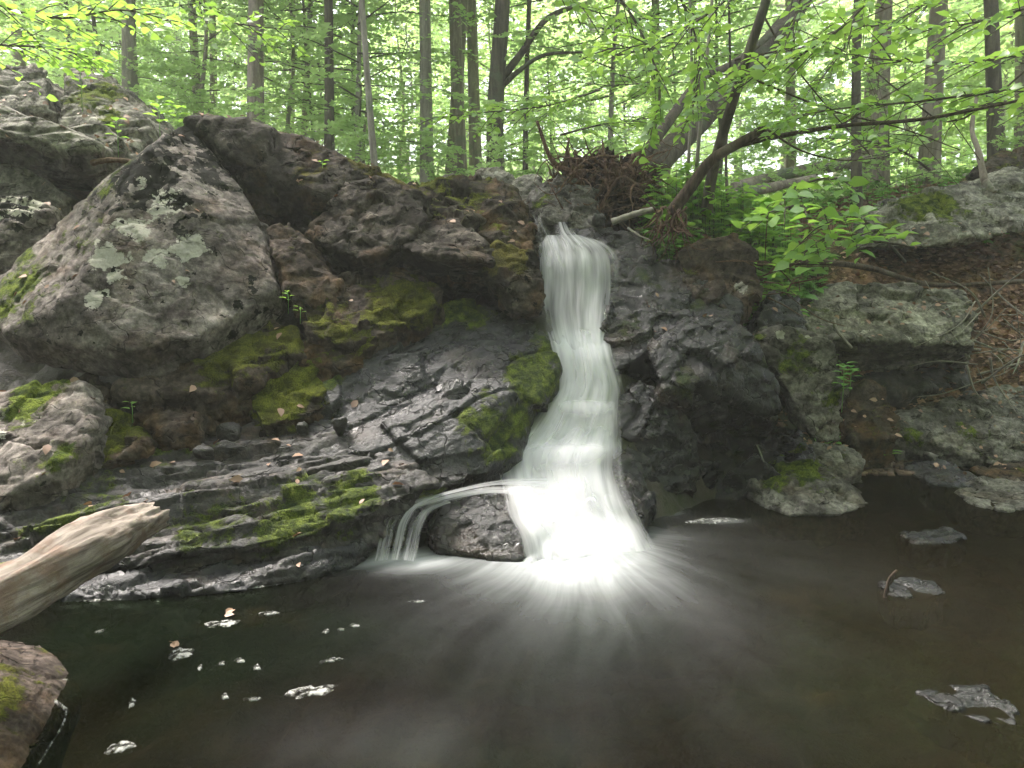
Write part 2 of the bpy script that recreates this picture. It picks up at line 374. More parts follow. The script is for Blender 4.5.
# --- the tall slabs and boulders of the dry bank
rock('boulder', 'huge tilted grey boulder speckled with black lichen and pale blotches', [[(150,150,5.25),(187,119,5.75),(236,185,5.5),(262,232,5.3),(276,290,4.95),(200,336,4.58),(129,352,4.42),(72,345,4.46),(8,335,4.6),(-25,300,4.95),(55,225,5.15),(100,185,5.3),(70,300,4.52)]],
     'lich', back=1.0, vox=.016, a1=.022, s1=.55, a2=.008, moss=[(30,290,4.9,.35,.9),(90,230,5.1,.35,.6),(100,180,5.3,.3,.7)], lich=[(165,264,4.9,.10,1.25),(192,248,4.95,.11,1.3),(112,262,4.8,.16,.95),(135,235,4.95,.14,.95),(165,205,5.1,.16,.95),(150,180,5.2,.1,.9),(185,283,4.8,.05,1.2),(100,300,4.6,.1,.9)],
     spots=[(150,175,5.2,.35,1.9),(215,165,5.5,.25,1.9),(180,215,5.2,.25,1.2),(240,300,4.9,.3,.7),(120,190,5.2,.3,1.3),(90,300,4.6,.3,.6),(195,125,5.7,.3,1.9)], tilt=(.5, .5, 0), drop=.18)
rock('boulder', 'dark overhanging slab whose rounded crest rises above the speckled grey boulder', [[(186,120,5.75),(240,124,5.8),(298,138,5.8),(350,158,5.8),(398,182,5.8),(425,196,5.75),(428,210,5.7),(345,203,5.6),(300,190,5.6),(236,160,5.6),(330,285,6.5),(262,265,6.4),(250,215,5.9)]],
     'dark', back=1.3, vox=.02, a1=.05, s1=.6, moss=[(385,180,5.8,.35,.75),(250,122,5.8,.25,.3),(310,165,5.6,.2,.5)], drop=.05, tilt=(.3, .2, 0))
rock('boulder', 'blocky grey-brown boulder wedged under the dark crest', [[(302,232,5.42),(345,185,5.62),(372,178,5.65),(404,190,5.6),(428,215,5.40),(405,245,5.22),(366,262,5.2),(330,250,5.3),(350,288,6.0),(310,270,6.0),(395,275,6.0)]],
     'dark', back=.8, a1=.035, s1=.3, moss=[(385,180,5.7,.15,.5)], drop=.05, vox=.017)
rock('slab', 'narrow leaning slab between the speckled boulder and the dark blocky one', [[(263,228,5.32),(290,222,5.38),(338,282,5.12),(335,300,5.05),(290,296,4.98),(278,262,5.1)]], 'brown', back=.5, a1=.02, s1=.3, drop=.15)
rock('boulder', 'dark boulder with a light flat top hanging over a black hollow', [[(395,238,5.3),(430,222,5.6),(460,222,5.6),(486,240,5.35),(412,252,5.12),(450,258,5.08),(492,262,5.1),(410,284,6.1),(500,296,6.1),(455,294,6.1)]], 'dark', back=.8, a1=.035, s1=.28, drop=.0)
rock('boulder', 'pointed dark boulder with a green moss cap beside the upper fall', [[(482,262,5.2),(497,243,5.35),(530,250,5.32),(545,285,5.15),(540,308,5.1),(512,312,5.15),(490,290,5.2)]], 'dark', back=.7, a1=.03, s1=.25, moss=[(505,252,5.25,.16,1.6),(492,265,5.2,.1,1.4)], drop=.05)
rock('ledge', 'low brown mossy ledge beside the head of the fall', [[(412,188,6.4),(440,180,6.5),(480,178,6.5),(512,188,6.4),(528,215,6.0),(535,248,5.65),(500,250,5.6),(440,224,5.8),(415,206,6.0)], [(430,212,5.85),(470,208,5.95),(485,238,5.62),(450,228,5.7)]],
     'moss', back=.8, a1=.06, s1=.3, a2=.03, moss=[(440,190,6.3,.3,.4),(480,200,6.1,.25,.3)], drop=.2)
rock('rock', 'round brown mossy rock at the lip of the fall', [[(470,215,5.75),(495,200,5.85),(520,205,5.85),(532,228,5.7),(534,252,5.55),(505,246,5.5),(480,235,5.6)]], 'moss', back=.5, a1=.03, s1=.2, drop=.1)
for lab, h in [('pale lumpy rock on the skyline, nearest the dark crest', [(430,190,7.2),(438,180,7.3),(462,176,7.3),(476,186,7.1),(470,200,6.9),(440,200,6.9)]),
               ('pale skyline rock with a flat top beside the brown mossy ledge', [(468,182,7.4),(482,170,7.6),(502,168,7.6),(515,178,7.4),(512,196,7.1),(480,198,7.0)]),
               ('pale skyline rock touching the dark boulder under the root ball', [(508,186,6.9),(520,174,7.1),(540,176,7.0),(545,190,6.8),(535,205,6.6),(515,204,6.7)])]:
    rock('rock', lab, [h], 'pale', back=.5, a1=.03, s1=.25, group='pale rocks along the skyline')
rock('boulder', 'grey boulder below the root ball where the stream spills over', [[(528,196,6.35),(545,180,6.5),(575,178,6.5),(600,195,6.4),(604,222,6.2),(570,228,6.1),(540,216,6.1)]], 'grey', back=.6, a1=.04, s1=.28, moss=[(540,190,6.3,.12,.7)])
# far rocks, upper corner
rock('boulder', 'large pale sloping boulder highest on the bank', [[(60,100,7.0),(68,68,7.5),(95,66,7.6),(122,88,7.4),(152,125,6.9),(135,150,6.6),(85,140,6.7),(62,125,6.8)]], 'pale', back=1.0, vox=.022, a1=.05, s1=.5, moss=[(100,95,7.2,.3,1.0),(110,120,6.9,.2,.8)])
rock('boulder', 'pale boulder cut by the picture edge high on the bank', [[(-60,80,7.2),(0,63,7.4),(30,66,7.4),(48,80,7.2),(46,105,6.9),(0,110,6.8),(-60,120,6.8)]], 'pale', back=1.0, vox=.022, a1=.05, s1=.5)
rock('slab', 'thick overhanging grey slab with a black shaded underside', [[(-60,95,5.9),(0,104,5.85),(60,128,5.8),(95,148,5.75),(94,162,5.75),(60,155,5.7),(0,138,5.6),(-60,130,5.6),(84,185,6.1),(40,180,6.1),(-60,170,6.1)]], 'grey', back=.9, a1=.025, s1=.6, stretch=(1.5, 1.5, .4), drop=0., spots=[(30,120,5.8,.3,.6)])
rock('rock', 'pale grey rock wedged behind the overhanging slab', [[(60,128,6.1),(80,120,6.2),(108,130,6.15),(122,142,6.05),(118,165,5.95),(98,180,5.95),(88,150,5.9)]], 'pale', back=.6, a1=.03, s1=.3, moss=[(110,150,6.0,.15,.5)])
rock('rock', 'rounded rock in the gap under the overhanging slab', [[(-40,185,5.7),(0,165,5.75),(30,172,5.7),(55,190,5.6),(58,212,5.55),(40,225,5.5),(0,205,5.5)]], 'grey', back=.6, a1=.025, s1=.35)
rock('boulder', 'rounded block with a white lichen rim below the overhanging slab', [[(-40,205,5.35),(0,194,5.4),(30,196,5.4),(48,208,5.35),(52,232,5.25),(45,250,5.2),(0,258,5.1),(-40,262,5.1)]], 'lich', back=.7, a1=.02, s1=.4, lich=[(20,203,5.35,.15,1.1)], spots=[(15,210,5.3,.2,1.3)])
# --- middle of the bank
rock('boulder', 'purplish brown rock with a rounded top in front of the dark hollow', [[(300,292,5.1),(330,272,5.3),(385,265,5.38),(425,278,5.36),(440,300,5.15),(408,325,4.95),(345,345,4.8),(305,330,4.85)]], 'brown', back=.7, a1=.035, s1=.3, moss=[(410,305,5.1,.22,1.4),(330,330,4.85,.2,.9),(365,315,4.95,.12,.4)])
rock('ledge', 'low rounded rock with a brown mossy shoulder under the speckled boulder', [[(110,384,4.55),(140,358,4.75),(200,338,4.9),(255,318,5.05),(295,330,4.95),(300,352,4.8),(262,380,4.6),(200,394,4.42),(140,396,4.42)]], 'brown', back=.6, a1=.04, s1=.35, moss=[(235,352,4.8,.22,1.3),(280,345,4.85,.2,1.0)])
rock('rock', 'bright green mossy wedge beside the black hollow', [[(250,400,4.55),(278,360,4.85),(300,352,4.9),(322,380,4.75),(332,402,4.6),(300,418,4.45),(262,425,4.38)]], 'moss', back=.5, a1=.03, s1=.22, moss=[(300,375,4.8,.2,1.9),(270,405,4.5,.2,1.2)])
rock('rock', 'narrow mossy rock rib above the green wedge', [[(285,345,4.95),(330,335,4.95),(372,328,4.95),(378,345,4.85),(345,365,4.78),(300,362,4.8)]], 'moss', back=.4, a1=.03, s1=.2, moss=[(355,345,4.85,.15,.8)])
rock('rock', 'small dark angular rock under the low mossy shoulder', [[(135,415,4.45),(160,402,4.5),(190,405,4.45),(195,425,4.3),(160,432,4.28)]], 'brown', back=.4, a1=.02, s1=.2)
rock('rock', 'flat dark stone beside the pale blocky edge boulder', [[(58,380,4.6),(90,376,4.6),(108,392,4.5),(102,410,4.4),(80,405,4.42)]], 'brown', back=.4, a1=.015, s1=.2)
rock('rock', 'mossy green lump between the edge boulder and the ledges', [[(82,425,4.38),(105,412,4.42),(135,425,4.35),(145,448,4.18),(110,462,4.1),(70,460,4.1)]], 'moss', back=.5, a1=.03, s1=.2, moss=[(115,428,4.35,.14,2.4),(80,455,4.15,.15,1.6)])
rock('boulder', 'big blocky boulder with a moss-green rear edge cut by the picture edge', [[(-60,415,4.35),(0,398,4.35),(55,378,4.42),(85,388,4.36),(92,420,4.15),(86,445,4.02),(45,478,3.85),(0,500,3.75),(-60,505,3.75)]], 'lich', back=.7, a1=.03, s1=.4, lich=[(10,425,4.2,.2,.55)], spots=[(0,440,4,.1,.1)], moss=[(40,385,4.4,.2,1.3),(60,460,3.95,.12,.9)])
# --- the ledges at the water
rock('ledge', 'broad flat grey ledge sloping down behind the bleached log', [[(40,490,4.0),(110,458,4.3),(200,432,4.5),(280,425,4.55),(345,440,4.4),(420,468,4.22),(400,488,4.08),(280,500,3.98),(150,510,3.88),(40,515,3.85)]], 'ledge', back=.5, a1=.045, s1=.3, a2=.022, stretch=(2.2, 1.3, .35), tilt=(-.35, -.12, .2), moss=[(180,440,4.4,.2,.8),(120,455,4.3,.2,.6)], drop=.35)
rock('ledge', 'long layered ledge with a mossy lip above the waterline', [[(-60,540,3.62),(20,512,3.85),(120,500,3.92),(240,482,4.02),(330,470,4.15),(395,470,4.2),(440,482,4.12),(380,505,3.92),(300,535,3.72),(240,548,3.62),(120,560,3.55),(-60,575,3.45)]], 'ledge', back=.5, a1=.045, s1=.32, a2=.024, stretch=(2.4, 1.3, .3), tilt=(-.3, -.16, .2), moss=[(290,515,3.82,.2,1.2),(90,520,3.8,.3,.75),(345,497,3.95,.16,1.2),(215,520,3.8,.2,.7)], drop=.3)
rock('ledge', 'dark wet rock shelf at the waterline under the layered ledges', [[(40,575,3.62),(150,560,3.68),(250,545,3.78),(330,528,3.9),(372,512,4.05),(378,535,3.96),(350,565,3.8),(300,578,3.66),(240,590,3.58),(150,592,3.56),(40,598,3.5)]], 'wet', back=.4, a1=.035, s1=.28, a2=.02, stretch=(2, 1.3, .4), tilt=(-.3, -.16, .2), drop=.25)
rock('ledge', 'moss-crested rock rib pointing at the base of the fall', [[(340,508,4.0),(400,480,4.25),(450,466,4.35),(468,474,4.3),(452,484,4.22),(410,496,4.12),(352,520,3.98)]], 'ledge', back=.35, a1=.03, s1=.2, moss=[(430,478,4.15,.16,2.2),(395,492,4.1,.16,1.8)], stretch=(2, 1, .5), drop=.06)
# --- the black dome
rock('boulder', 'great black wet dome of fractured rock with a mossy side, beside the fall', [[(262,442,4.42),(300,405,4.65),(345,365,4.95),(400,328,5.15),(455,300,5.35),(505,305,5.35),(545,332,5.15),(560,365,4.98),(534,415,4.8),(500,446,4.5),(488,472,4.3),(440,478,4.2),(350,462,4.28)],
     [(380,420,4.45),(450,380,4.65),(520,380,4.68),(526,402,4.72),(480,450,4.35),(420,460,4.25)]],
     'wet', back=.8, vox=.014, a1=.042, s1=.36, a2=.009, s2=.13, stretch=(1.4, 1.2, .65), tilt=(-.4, -.4, .2), moss=[(470,330,5.15,.12,.7),(525,360,4.8,.2,1.0),(488,420,4.5,.16,1.3),(505,445,4.4,.15,1.3),(535,385,4.8,.2,1.5),(545,345,4.95,.16,1.2),(515,420,4.65,.16,1.4),(470,305,5.3,.2,1.2),(330,385,4.8,.15,.7),(300,415,4.6,.15,.8),(440,300,5.35,.2,1.3)], drop=.3)
rock('boulder', 'black rounded boulder at the foot of the fall with water streaming over', [[(428,525,4.12),(445,498,4.2),(485,487,4.25),(520,492,4.2),(537,516,4.1),(538,545,4.02),(520,560,3.95),(480,556,3.93),(438,548,3.98)]], 'vwet', back=.35, vox=.012, a1=.018, s1=.25, a2=.008, drop=.25)
# --- rock steps under the fall
rock('ledge', 'wet rock step behind the upper veil of the fall', [[(525,250,5.95),(560,236,6.0),(615,240,6.05),(640,262,5.9),(640,350,5.5),(590,352,5.45),(530,345,5.45),(522,300,5.65)]], 'vwet', back=.7, a1=.04, s1=.25, drop=.2)
rock('ledge', 'wet rock step in the middle of the fall', [[(530,345,5.35),(580,342,5.4),(632,350,5.45),(640,400,5.15),(630,455,4.95),(560,462,4.85),(500,455,4.85),(530,400,5.05)]], 'vwet', back=.6, a1=.04, s1=.25, drop=.2)
rock('ledge', 'lowest wet rock step behind the white foot of the fall', [[(495,455,4.75),(560,452,4.78),(632,455,4.85),(650,500,4.6),(645,545,4.4),(560,560,4.28),(500,520,4.4)]], 'vwet', back=.5, a1=.04, s1=.25, drop=.2)
rock('slab', 'smooth wet slab over which the stream reaches the lip', [[(560,232,6.1),(600,228,6.15),(640,235,6.2),(655,258,5.9),(640,280,5.8),(615,262,5.85),(580,240,6.0)]], 'wet', back=.5, a1=.02, s1=.3, drop=.1)
# --- right of the fall
rock('boulder', 'shiny black wet boulder facing the dome across the fall', [[(655,345,5.15),(690,318,5.25),(735,315,5.25),(762,340,5.15),(775,380,5.1),(775,410,5.1),(735,395,5.0),(700,380,4.92),(662,390,4.92),(770,440,5.45),(700,440,5.35),(660,440,5.2)]], 'vwet', back=.8, vox=.013, a1=.045, s1=.36, a2=.014, s2=.12, moss=[(680,385,4.95,.12,1.1),(765,365,5.1,.15,.6),(690,320,5.2,.12,.6)], drop=.1, tilt=(.3, .5, 0))
rock('boulder', 'low black splashed rock at the edge of the white water', [[(612,400,5.05),(640,380,5.1),(668,395,5.0),(690,420,5.02),(700,450,5.0),(690,480,4.9),(650,495,4.78),(628,470,4.75),(618,440,4.85)]], 'vwet', back=.6, vox=.014, a1=.035, s1=.28, a2=.012, s2=.1, drop=.3, moss=[(640,470,4.8,.1,.7)])
rock('boulder', 'flat-topped dark wet rock beside the upper veil', [[(598,285,5.75),(622,262,5.9),(675,262,5.9),(720,275,5.75),(745,305,5.5),(725,325,5.35),(680,335,5.25),(650,350,5.2),(610,372,5.15),(600,330,5.4)]], 'vwet', back=.8, vox=.015, a1=.04, s1=.32, a2=.012, moss=[(700,300,5.5,.15,.9),(625,320,5.3,.2,.6),(640,275,5.8,.15,.7)], drop=.2)
rock('boulder', 'square brown-topped boulder above the dark wet rock', [[(676,255,5.85),(700,240,6.0),(735,236,6.0),(755,250,5.85),(760,290,5.6),(745,312,5.5),(715,305,5.5),(690,290,5.6)]], 'brown', back=.6, a1=.03, s1=.22, lich=[(740,285,5.6,.07,1)], drop=.1)
rock('rock', 'small black round rock in the cleft behind the square boulder', [[(755,320,5.8),(770,295,5.95),(795,295,5.95),(805,320,5.85),(795,338,5.75)]], 'wet', back=.4, a1=.02, s1=.2)
rock('boulder', 'brown leaning boulder with a pointed underside beside the green-grey ledge', [[(752,338,5.35),(770,330,5.45),(812,332,5.45),(838,345,5.35),(845,375,5.25),(842,410,5.2),(838,440,5.15),(818,442,5.12),(800,410,5.15),(780,378,5.2)]], 'grey', back=.7, a1=.03, s1=.25, moss=[(790,360,5.3,.15,1.0),(830,400,5.2,.12,.8),(760,340,5.35,.1,.8)], lich=[(778,336,5.4,.045,1.5),(808,337,5.4,.03,1.4)], drop=-.02)
rock('rock', 'dark wet block in shade under the leaning brown boulder', [[(700,440,5.5),(750,425,5.6),(800,430,5.6),(815,455,5.35),(780,475,5.25),(720,478,5.2)]], 'vwet', back=.4, a1=.03, s1=.2)
rock('boulder', 'mossy topped boulder sitting in the pool', [[(745,478,5.2),(768,456,5.4),(800,448,5.45),(828,460,5.35),(862,490,5.1),(866,505,4.98),(840,514,4.88),(790,514,4.88),(752,500,5.0)]], 'grey', back=.4, vox=.013, a1=.03, s1=.22, moss=[(795,462,5.3,.18,1.7),(775,485,5.15,.15,.9)], drop=.2)
rock('rock', 'smooth grey stone behind the mossy pool boulder, nearest the fall', [[(795,455,5.65),(815,443,5.75),(838,445,5.7),(845,462,5.55),(825,470,5.45)]], 'grey', back=.3, a1=.015, s1=.2, drop=.15)
rock('rock', 'smooth grey stone behind the mossy pool boulder, beside the pebble bar', [[(828,452,5.7),(845,444,5.8),(862,455,5.7),(864,470,5.5),(840,475,5.4)]], 'grey', back=.3, a1=.015, s1=.2, drop=.15)
# --- far bank
rock('ledge', 'broad green-grey ledge with a deep shaded undercut', [[(798,310,6.5),(815,292,6.75),(850,284,6.95),(905,294,6.95),(965,290,7.0),(975,310,6.8),(974,345,6.45),(900,342,6.3),(850,340,6.25),(810,338,6.3),(960,372,7.0),(870,378,7.0)]], 'pale', back=1.0, vox=.018, a1=.05, s1=.4, a2=.02, stretch=(1.6, 1.2, .5), drop=0., tilt=(.2, -.2, 0), moss=[(830,330,6.3,.2,.5)])
rock('ledge', 'dark lower course of rock under the green-grey ledge', [[(845,372,6.75),(900,378,6.8),(965,368,6.85),(970,385,6.7),(900,392,6.6),(850,400,6.55)]], 'ledge', back=.5, a1=.03, s1=.25, drop=.3)
rock('rock', 'brown block under the corner of the green-grey ledge', [[(845,395,6.3),(868,378,6.4),(885,385,6.4),(890,410,6.2),(870,425,6.05),(848,425,6.05)]], 'brown', back=.5, a1=.02, s1=.2)
rock('rock', 'low moss-tinted rock beside the small green plant', [[(845,425,6.0),(870,412,6.1),(892,405,6.15),(903,418,6.05),(895,438,5.85),(855,440,5.8)]], 'moss', back=.4, a1=.02, s1=.2)
rock('boulder', 'grey-green slab standing on the leafy bank', [[(870,248,7.3),(882,212,7.7),(912,196,8.0),(960,190,8.1),(1000,178,8.2),(1050,160,8.2),(1050,215,7.6),(1000,236,7.35),(930,246,7.2)]], 'pale', back=1.0, vox=.022, a1=.05, s1=.5, moss=[(925,205,7.8,.3,1.3),(890,230,7.5,.2,.8),(970,215,7.7,.2,.4)], drop=.0)
rock('rock', 'small mossy rock on top of the bank behind the slab', [[(985,165,8.9),(1000,152,9.1),(1050,148,9.1),(1050,175,8.6),(1000,178,8.6)]], 'moss', back=.5, a1=.04, s1=.3)
rock('boulder', 'broad dark boulder by the still water, cut by the picture edge', [[(886,425,6.2),(912,412,6.45),(960,395,6.6),(1000,384,6.7),(1060,385,6.7),(1060,455,6.0),(1010,462,5.95),(950,448,6.05),(900,438,6.15)]], 'grey', back=.8, a1=.03, s1=.4, lich=[(985,400,6.6,.06,1)], moss=[(970,435,6.2,.15,.6),(920,440,6.1,.12,.8)], drop=.25)
rock('rock', 'flat dark rock rising from the still water', [[(905,468,5.85),(925,460,5.95),(955,465,5.9),(980,478,5.72),(975,486,5.6),(930,484,5.6)]], 'wet', back=.25, a1=.015, s1=.2, drop=.2)
rock('rock', 'pale grey wet stone at the water beyond the flat dark rock', [[(958,492,5.5),(985,480,5.65),(1040,482,5.65),(1050,505,5.35),(1000,510,5.3),(968,502,5.38)]], 'grey', back=.25, a1=.015, s1=.2, drop=.2)
rock('rock', 'flat brown rock at the picture edge beyond the pale wet stone', [[(975,470,5.95),(1010,462,6.0),(1060,464,6.0),(1060,482,5.7),(1000,480,5.72)]], 'brown', back=.25, a1=.015, s1=.2, drop=.2)
rock('rock', 'low wet rock barely breaking the pool, farthest of the three awash', [[(902,533,4.62),(920,528,4.68),(955,528,4.68),(966,536,4.58),(950,541,4.52),(915,541,4.52)]], 'vwet', back=.1, vox=.01, a1=.008, s1=.12, drop=.15, fine=.004, group='rocks awash in the pool')
rock('rock', 'small wet rock awash beside the upright twig', [[(882,583,3.8),(905,577,3.85),(935,580,3.83),(945,590,3.74),(925,596,3.7),(895,594,3.71)]], 'vwet', back=.06, vox=.008, a1=.008, s1=.1, drop=.15, fine=.004, group='rocks awash in the pool')
rock('rock', 'rippled wet slab awash near the picture corner, largest of the three awash', [[(915,688,2.72),(945,680,2.76),(985,682,2.75),(1012,702,2.64),(1020,722,2.56),(985,718,2.58),(940,702,2.65)]], 'vwet', back=.03, vox=.006, a1=.006, s1=.08, drop=.15, fine=.004, group='rocks awash in the pool')
rock('boulder', 'near brown boulder at the pool edge below the bleached log', [[(-110,650,2.5),(-34,658,2.5),(-8,678,2.4),(10,704,2.32),(30,730,2.28),(22,752,2.18),(-10,800,2.0),(-110,810,1.9)]], 'brown', back=.35, vox=.009, a1=.012, s1=.3, a2=.004, moss=[(5,690,2.35,.07,1.3),(12,665,2.45,.08,.8)], lich=[(20,740,2.2,.06,.3)], drop=.25)
rng = np.random.default_rng(5)
for i in range(26):
    px = [630,650,680,710,735,760,700,660,690,725,640,668,745,300,340,230,170,610,880,860,900,930,870,205,225,600][i]; py = [478,492,482,478,480,470,466,505,498,492,512,462,486,425,420,428,432,235,445,440,450,455,455,455,470,215][i]
    Yb = min([watY(py)+.02, 5.15] if i < 13 else [4.45 if i < 17 or i in (23, 24) else (6.1 if i in (17, 25) else 5.95)])
    if i in (23, 24): Yb = 4.25
    s = rng.uniform(.05, .12)*(.45 if i > 12 else 1); c = at(px, py, Yb); pts = c+rng.normal(0, 1, (11, 3))*np.array([s, s*.7, s*.5])
    rock('stone', ['small black wet stone in the splash at the foot of the shiny black boulder', 'small angular stone lodged among the bank ledges', 'small pale stone on the far shore'][0 if i < 13 else (1 if i < 18 or i > 22 else 2)], [pts], 'vwet' if i < 13 else ('ledge' if i < 18 or i > 22 else 'grey'), back=s*.5, vox=.011, a1=.01, s1=.1, a2=.004, drop=.06, fine=.003, seed=100+i, group=['stones in the splash', 'stones among the ledges', 'stones on the far shore'][0 if i < 13 else (1 if i < 18 or i > 22 else 2)], world=True)
# ------------------------------------------------------------------ pool
gx = axis(-3.2, 5.2, .035, 14, 1.25); gy = axis(1.8, 6.6, .035, 14, 1.25)
gy = gy[gy < 8.2]
X, Y = np.meshgrid(gx, gy); xs, ys = X.ravel(), Y.ravel()
IC = at(572, 548, watY(548)); IC2 = at(400, 560, watY(560))
dx, dy = xs-IC[0], ys-IC[1]
rad = np.hypot(dx*1.0, dy*.8); ang = np.arctan2(dx, -dy+.42)
p2 = np.stack([xs, ys, xs*0], 1)
fo = np.exp(-(rad/.40)**2)*.72 + .20*np.exp(-(rad/.66)**1.5)*np.clip(np.cos(ang*.8-.3), 0, 1)
fo += .008*np.exp(-(rad/1.6)**2)*np.clip(np.cos(ang*.9-.35), 0, 1)*sstep(.2, .8, rad)
fo += .55*np.exp(-(((xs-IC2[0])/.28)**2+((ys-IC2[1])/.14)**2))
fo += .25*np.exp(-((xs-at(712,521,4.8)[0])/.14)**2-((ys-watY(521))/.06)**2)+.35*np.exp(-((xs-at(660,512,4.8)[0])/.12)**2-((ys-watY(512))/.07)**2)
fo += .02*np.exp(-((xs-at(380,740,watY(740))[0])/.45)**2-((ys-watY(745))/.22)**2)
ang = ang+.10*fbm(np.stack([xs, ys, xs*0], 1)*1.1, 3, 31)+.02*fbm(np.stack([xs, ys, xs*0], 1)*5, 2, 33)
rip = .012*np.exp(-(rad/.5)**2)*fbm(p2*np.array([9, 9, 1]), 3, 4)+.05*np.exp(-(rad/.25)**2)
wz = rip+.0025*fbm(p2*3.5, 3, 6)
t = NT('pool_water')
P = t.n('ShaderNodeTexCoord').outputs['Object']
ar = t.n('ShaderNodeCombineXYZ', {0: t.attr('ang'), 1: t.attr('rad'), 2: 0.}).outputs[0]
st = t.noise(t.mapv(ar, (10, 1.0, 1)), 1., 4, .55, .4); st2 = t.noise(t.mapv(ar, (30, 1.8, 1)), 1., 3, .55, .3); cl = t.noise(P, 2.6, 5, .6, 1.2)
fa = t.attr('foam')
sk = t.math('ADD', t.math('ADD', t.math('MULTIPLY', st, .5), t.math('MULTIPLY', st2, .22)), t.math('MULTIPLY', cl, .28))
f = t.math('MULTIPLY', fa, t.ramp(sk, .32, .70, .35, .95))
f = t.math('ADD', f, t.math('MULTIPLY', t.math('MULTIPLY', fa, fa), 1.0), True)
deep = t.mix(t.ramp(t.noise(P, .9, 4, .5), .38, .62), (.004, .0033, .002), (.005, .0085, .0035))
deep = t.mix(t.ramp(t.n('ShaderNodeSeparateXYZ', {0: P}).outputs[0], .2, 2.2), deep, (.018, .014, .007))
body = t.mix(t.ramp(t.noise(t.mapv(P, (1, 1, 1), loc=(3, 3, 0)), 1.5, 5, .6), .55, .72, 0, .5), deep, (.035, .025, .010))
nr = t.bump(t.math('ADD', t.math('MULTIPLY', cl, .6), t.math('MULTIPLY', st, .5)), .25, .03)
murk = t.n('ShaderNodeBsdfDiffuse', {'Color': body}).outputs[0]
tr = t.n('ShaderNodeBsdfTransparent', {'Color': (.38, .29, .18, 1)}).outputs[0]
under = t.n('ShaderNodeMixShader', {0: .50, 1: murk, 2: tr}).outputs[0]
fr = t.n('ShaderNodeFresnel', {'IOR': 1.33, 'Normal': nr}).outputs[0]
gl = t.n('ShaderNodeBsdfGlossy', {'Color': (.14, .18, .14, 1), 'Roughness': .12, 'Normal': nr}).outputs[0]
surf = t.n('ShaderNodeMixShader', {0: fr, 1: under, 2: gl}).outputs[0]
white = t.n('ShaderNodeBsdfDiffuse', {'Color': (.82, .85, .87, 1)}).outputs[0]
M_pool = t.done(t.n('ShaderNodeMixShader', {0: f, 1: surf, 2: white}).outputs[0])
tag(link('pool_water', make_mesh('pool_water', np.stack([xs, ys, wz], 1), gridF(len(gy), len(gx)), M_pool, True, attrs={'ang': ang, 'rad': rad, 'foam': fo*(.78+.6*fbm(np.stack([ang*3, rad*1.2, rad*0], 1), 3, 41)*sstep(.15, .6, rad))})), kind='structure')

# ------------------------------------------------------------------ falling water
def fall_mat(name, dens, k=16., vs=1.0, white=(.95, .94, .97), gain=2.4):
    t = NT(name); uv = t.n('ShaderNodeTexCoord').outputs['UV']
    w1 = t.noise(t.mapv(uv, (k, vs, 1)), 1., 4, .6, .35); w2 = t.noise(t.mapv(uv, (k*3.4, vs*1.2, 1)), 1., 3, .6, .2)
    d = t.attr('dens'); s = t.math('ADD', t.math('MULTIPLY', w1, .7), t.math('MULTIPLY', w2, .3))
    a = t.math('ADD', t.math('MULTIPLY', t.math('ADD', s, -.5), gain), t.math('ADD', t.math('MULTIPLY', d, 1.7), dens-.85), True)
    a = t.math('MULTIPLY', a, t.ramp(d, 0., .32), True)
    c = t.mix(t.ramp(s, .35, .62), (.84, .85, .88), white)
    nr = t.bump(s, .18, .03)
    b = t.n('ShaderNodeMixShader', {0: .45, 1: t.n('ShaderNodeBsdfDiffuse', {'Color': c, 'Normal': nr}).outputs[0], 2: t.n('ShaderNodeBsdfTranslucent', {'Color': c}).outputs[0]}).outputs[0]
    return t.done(t.n('ShaderNodeMixShader', {0: a, 1: t.n('ShaderNodeBsdfTransparent').outputs[0], 2: b}).outputs[0])
M_fall = fall_mat('white_falling_water', .42, 11.); M_wisp = fall_mat('thin_falling_water', -.08, 15.)
M_soft = fall_mat('soft_falling_water', .02, 5., .6, gain=1.3); M_mist = fall_mat('white_spray', .0, 6., 6., gain=1.0)
from mathutils.bvhtree import BVHTree
bpy.context.view_layer.update(); _dg = bpy.context.evaluated_depsgraph_get(); BV = []
for o in scene.objects:
    if o.type == 'MESH' and (o.name == 'ground' or 'step' in str(o.get('label')) or 'smooth wet slab' in str(o.get('label')) or 'foot of the fall' in str(o.get('label')) or 'rounded boulder at the foot' in str(o.get('label')) or 'moss-crested' in str(o.get('label'))):
        BV.append((BVHTree.FromObject(o, _dg), o.matrix_world.inverted()))
CAMP = Vector((0, 0, CAMH))
def settle(V, gap=.035):
    """lift a sheet of water (nr, nc, 3) off the rock it runs over"""
    nr, nc = V.shape[:2]; need = np.zeros((nr, nc))
    for i in range(nr):
        for j in range(nc):
            v = Vector(V[i, j]); d = (v-CAMP); L_ = d.length; d.normalize(); h = L_+1.
            for bv, mi in BV:
                loc, n_, ix, ds = bv.ray_cast(mi @ CAMP, mi.to_3x3() @ d, L_+gap)
                if loc is not None: h = min(h, ds)
            need[i, j] = min(.5, max(0, L_-h+gap))
    m = need.copy(); p = np.pad(need, 3, mode='edge')
    for a in range(7):
        for b_ in range(7): m = np.maximum(m, p[a:a+nr, b_:b_+nc])
    for _ in range(4):
        p = np.pad(m, 3, mode='edge'); m = sum(p[a:a+nr, b_:b_+nc] for a in range(7) for b_ in range(7))/49
    D_ = V-np.array(CAMP); D_ /= np.linalg.norm(D_, axis=2)[..., None]
    return V-D_*m[..., None]
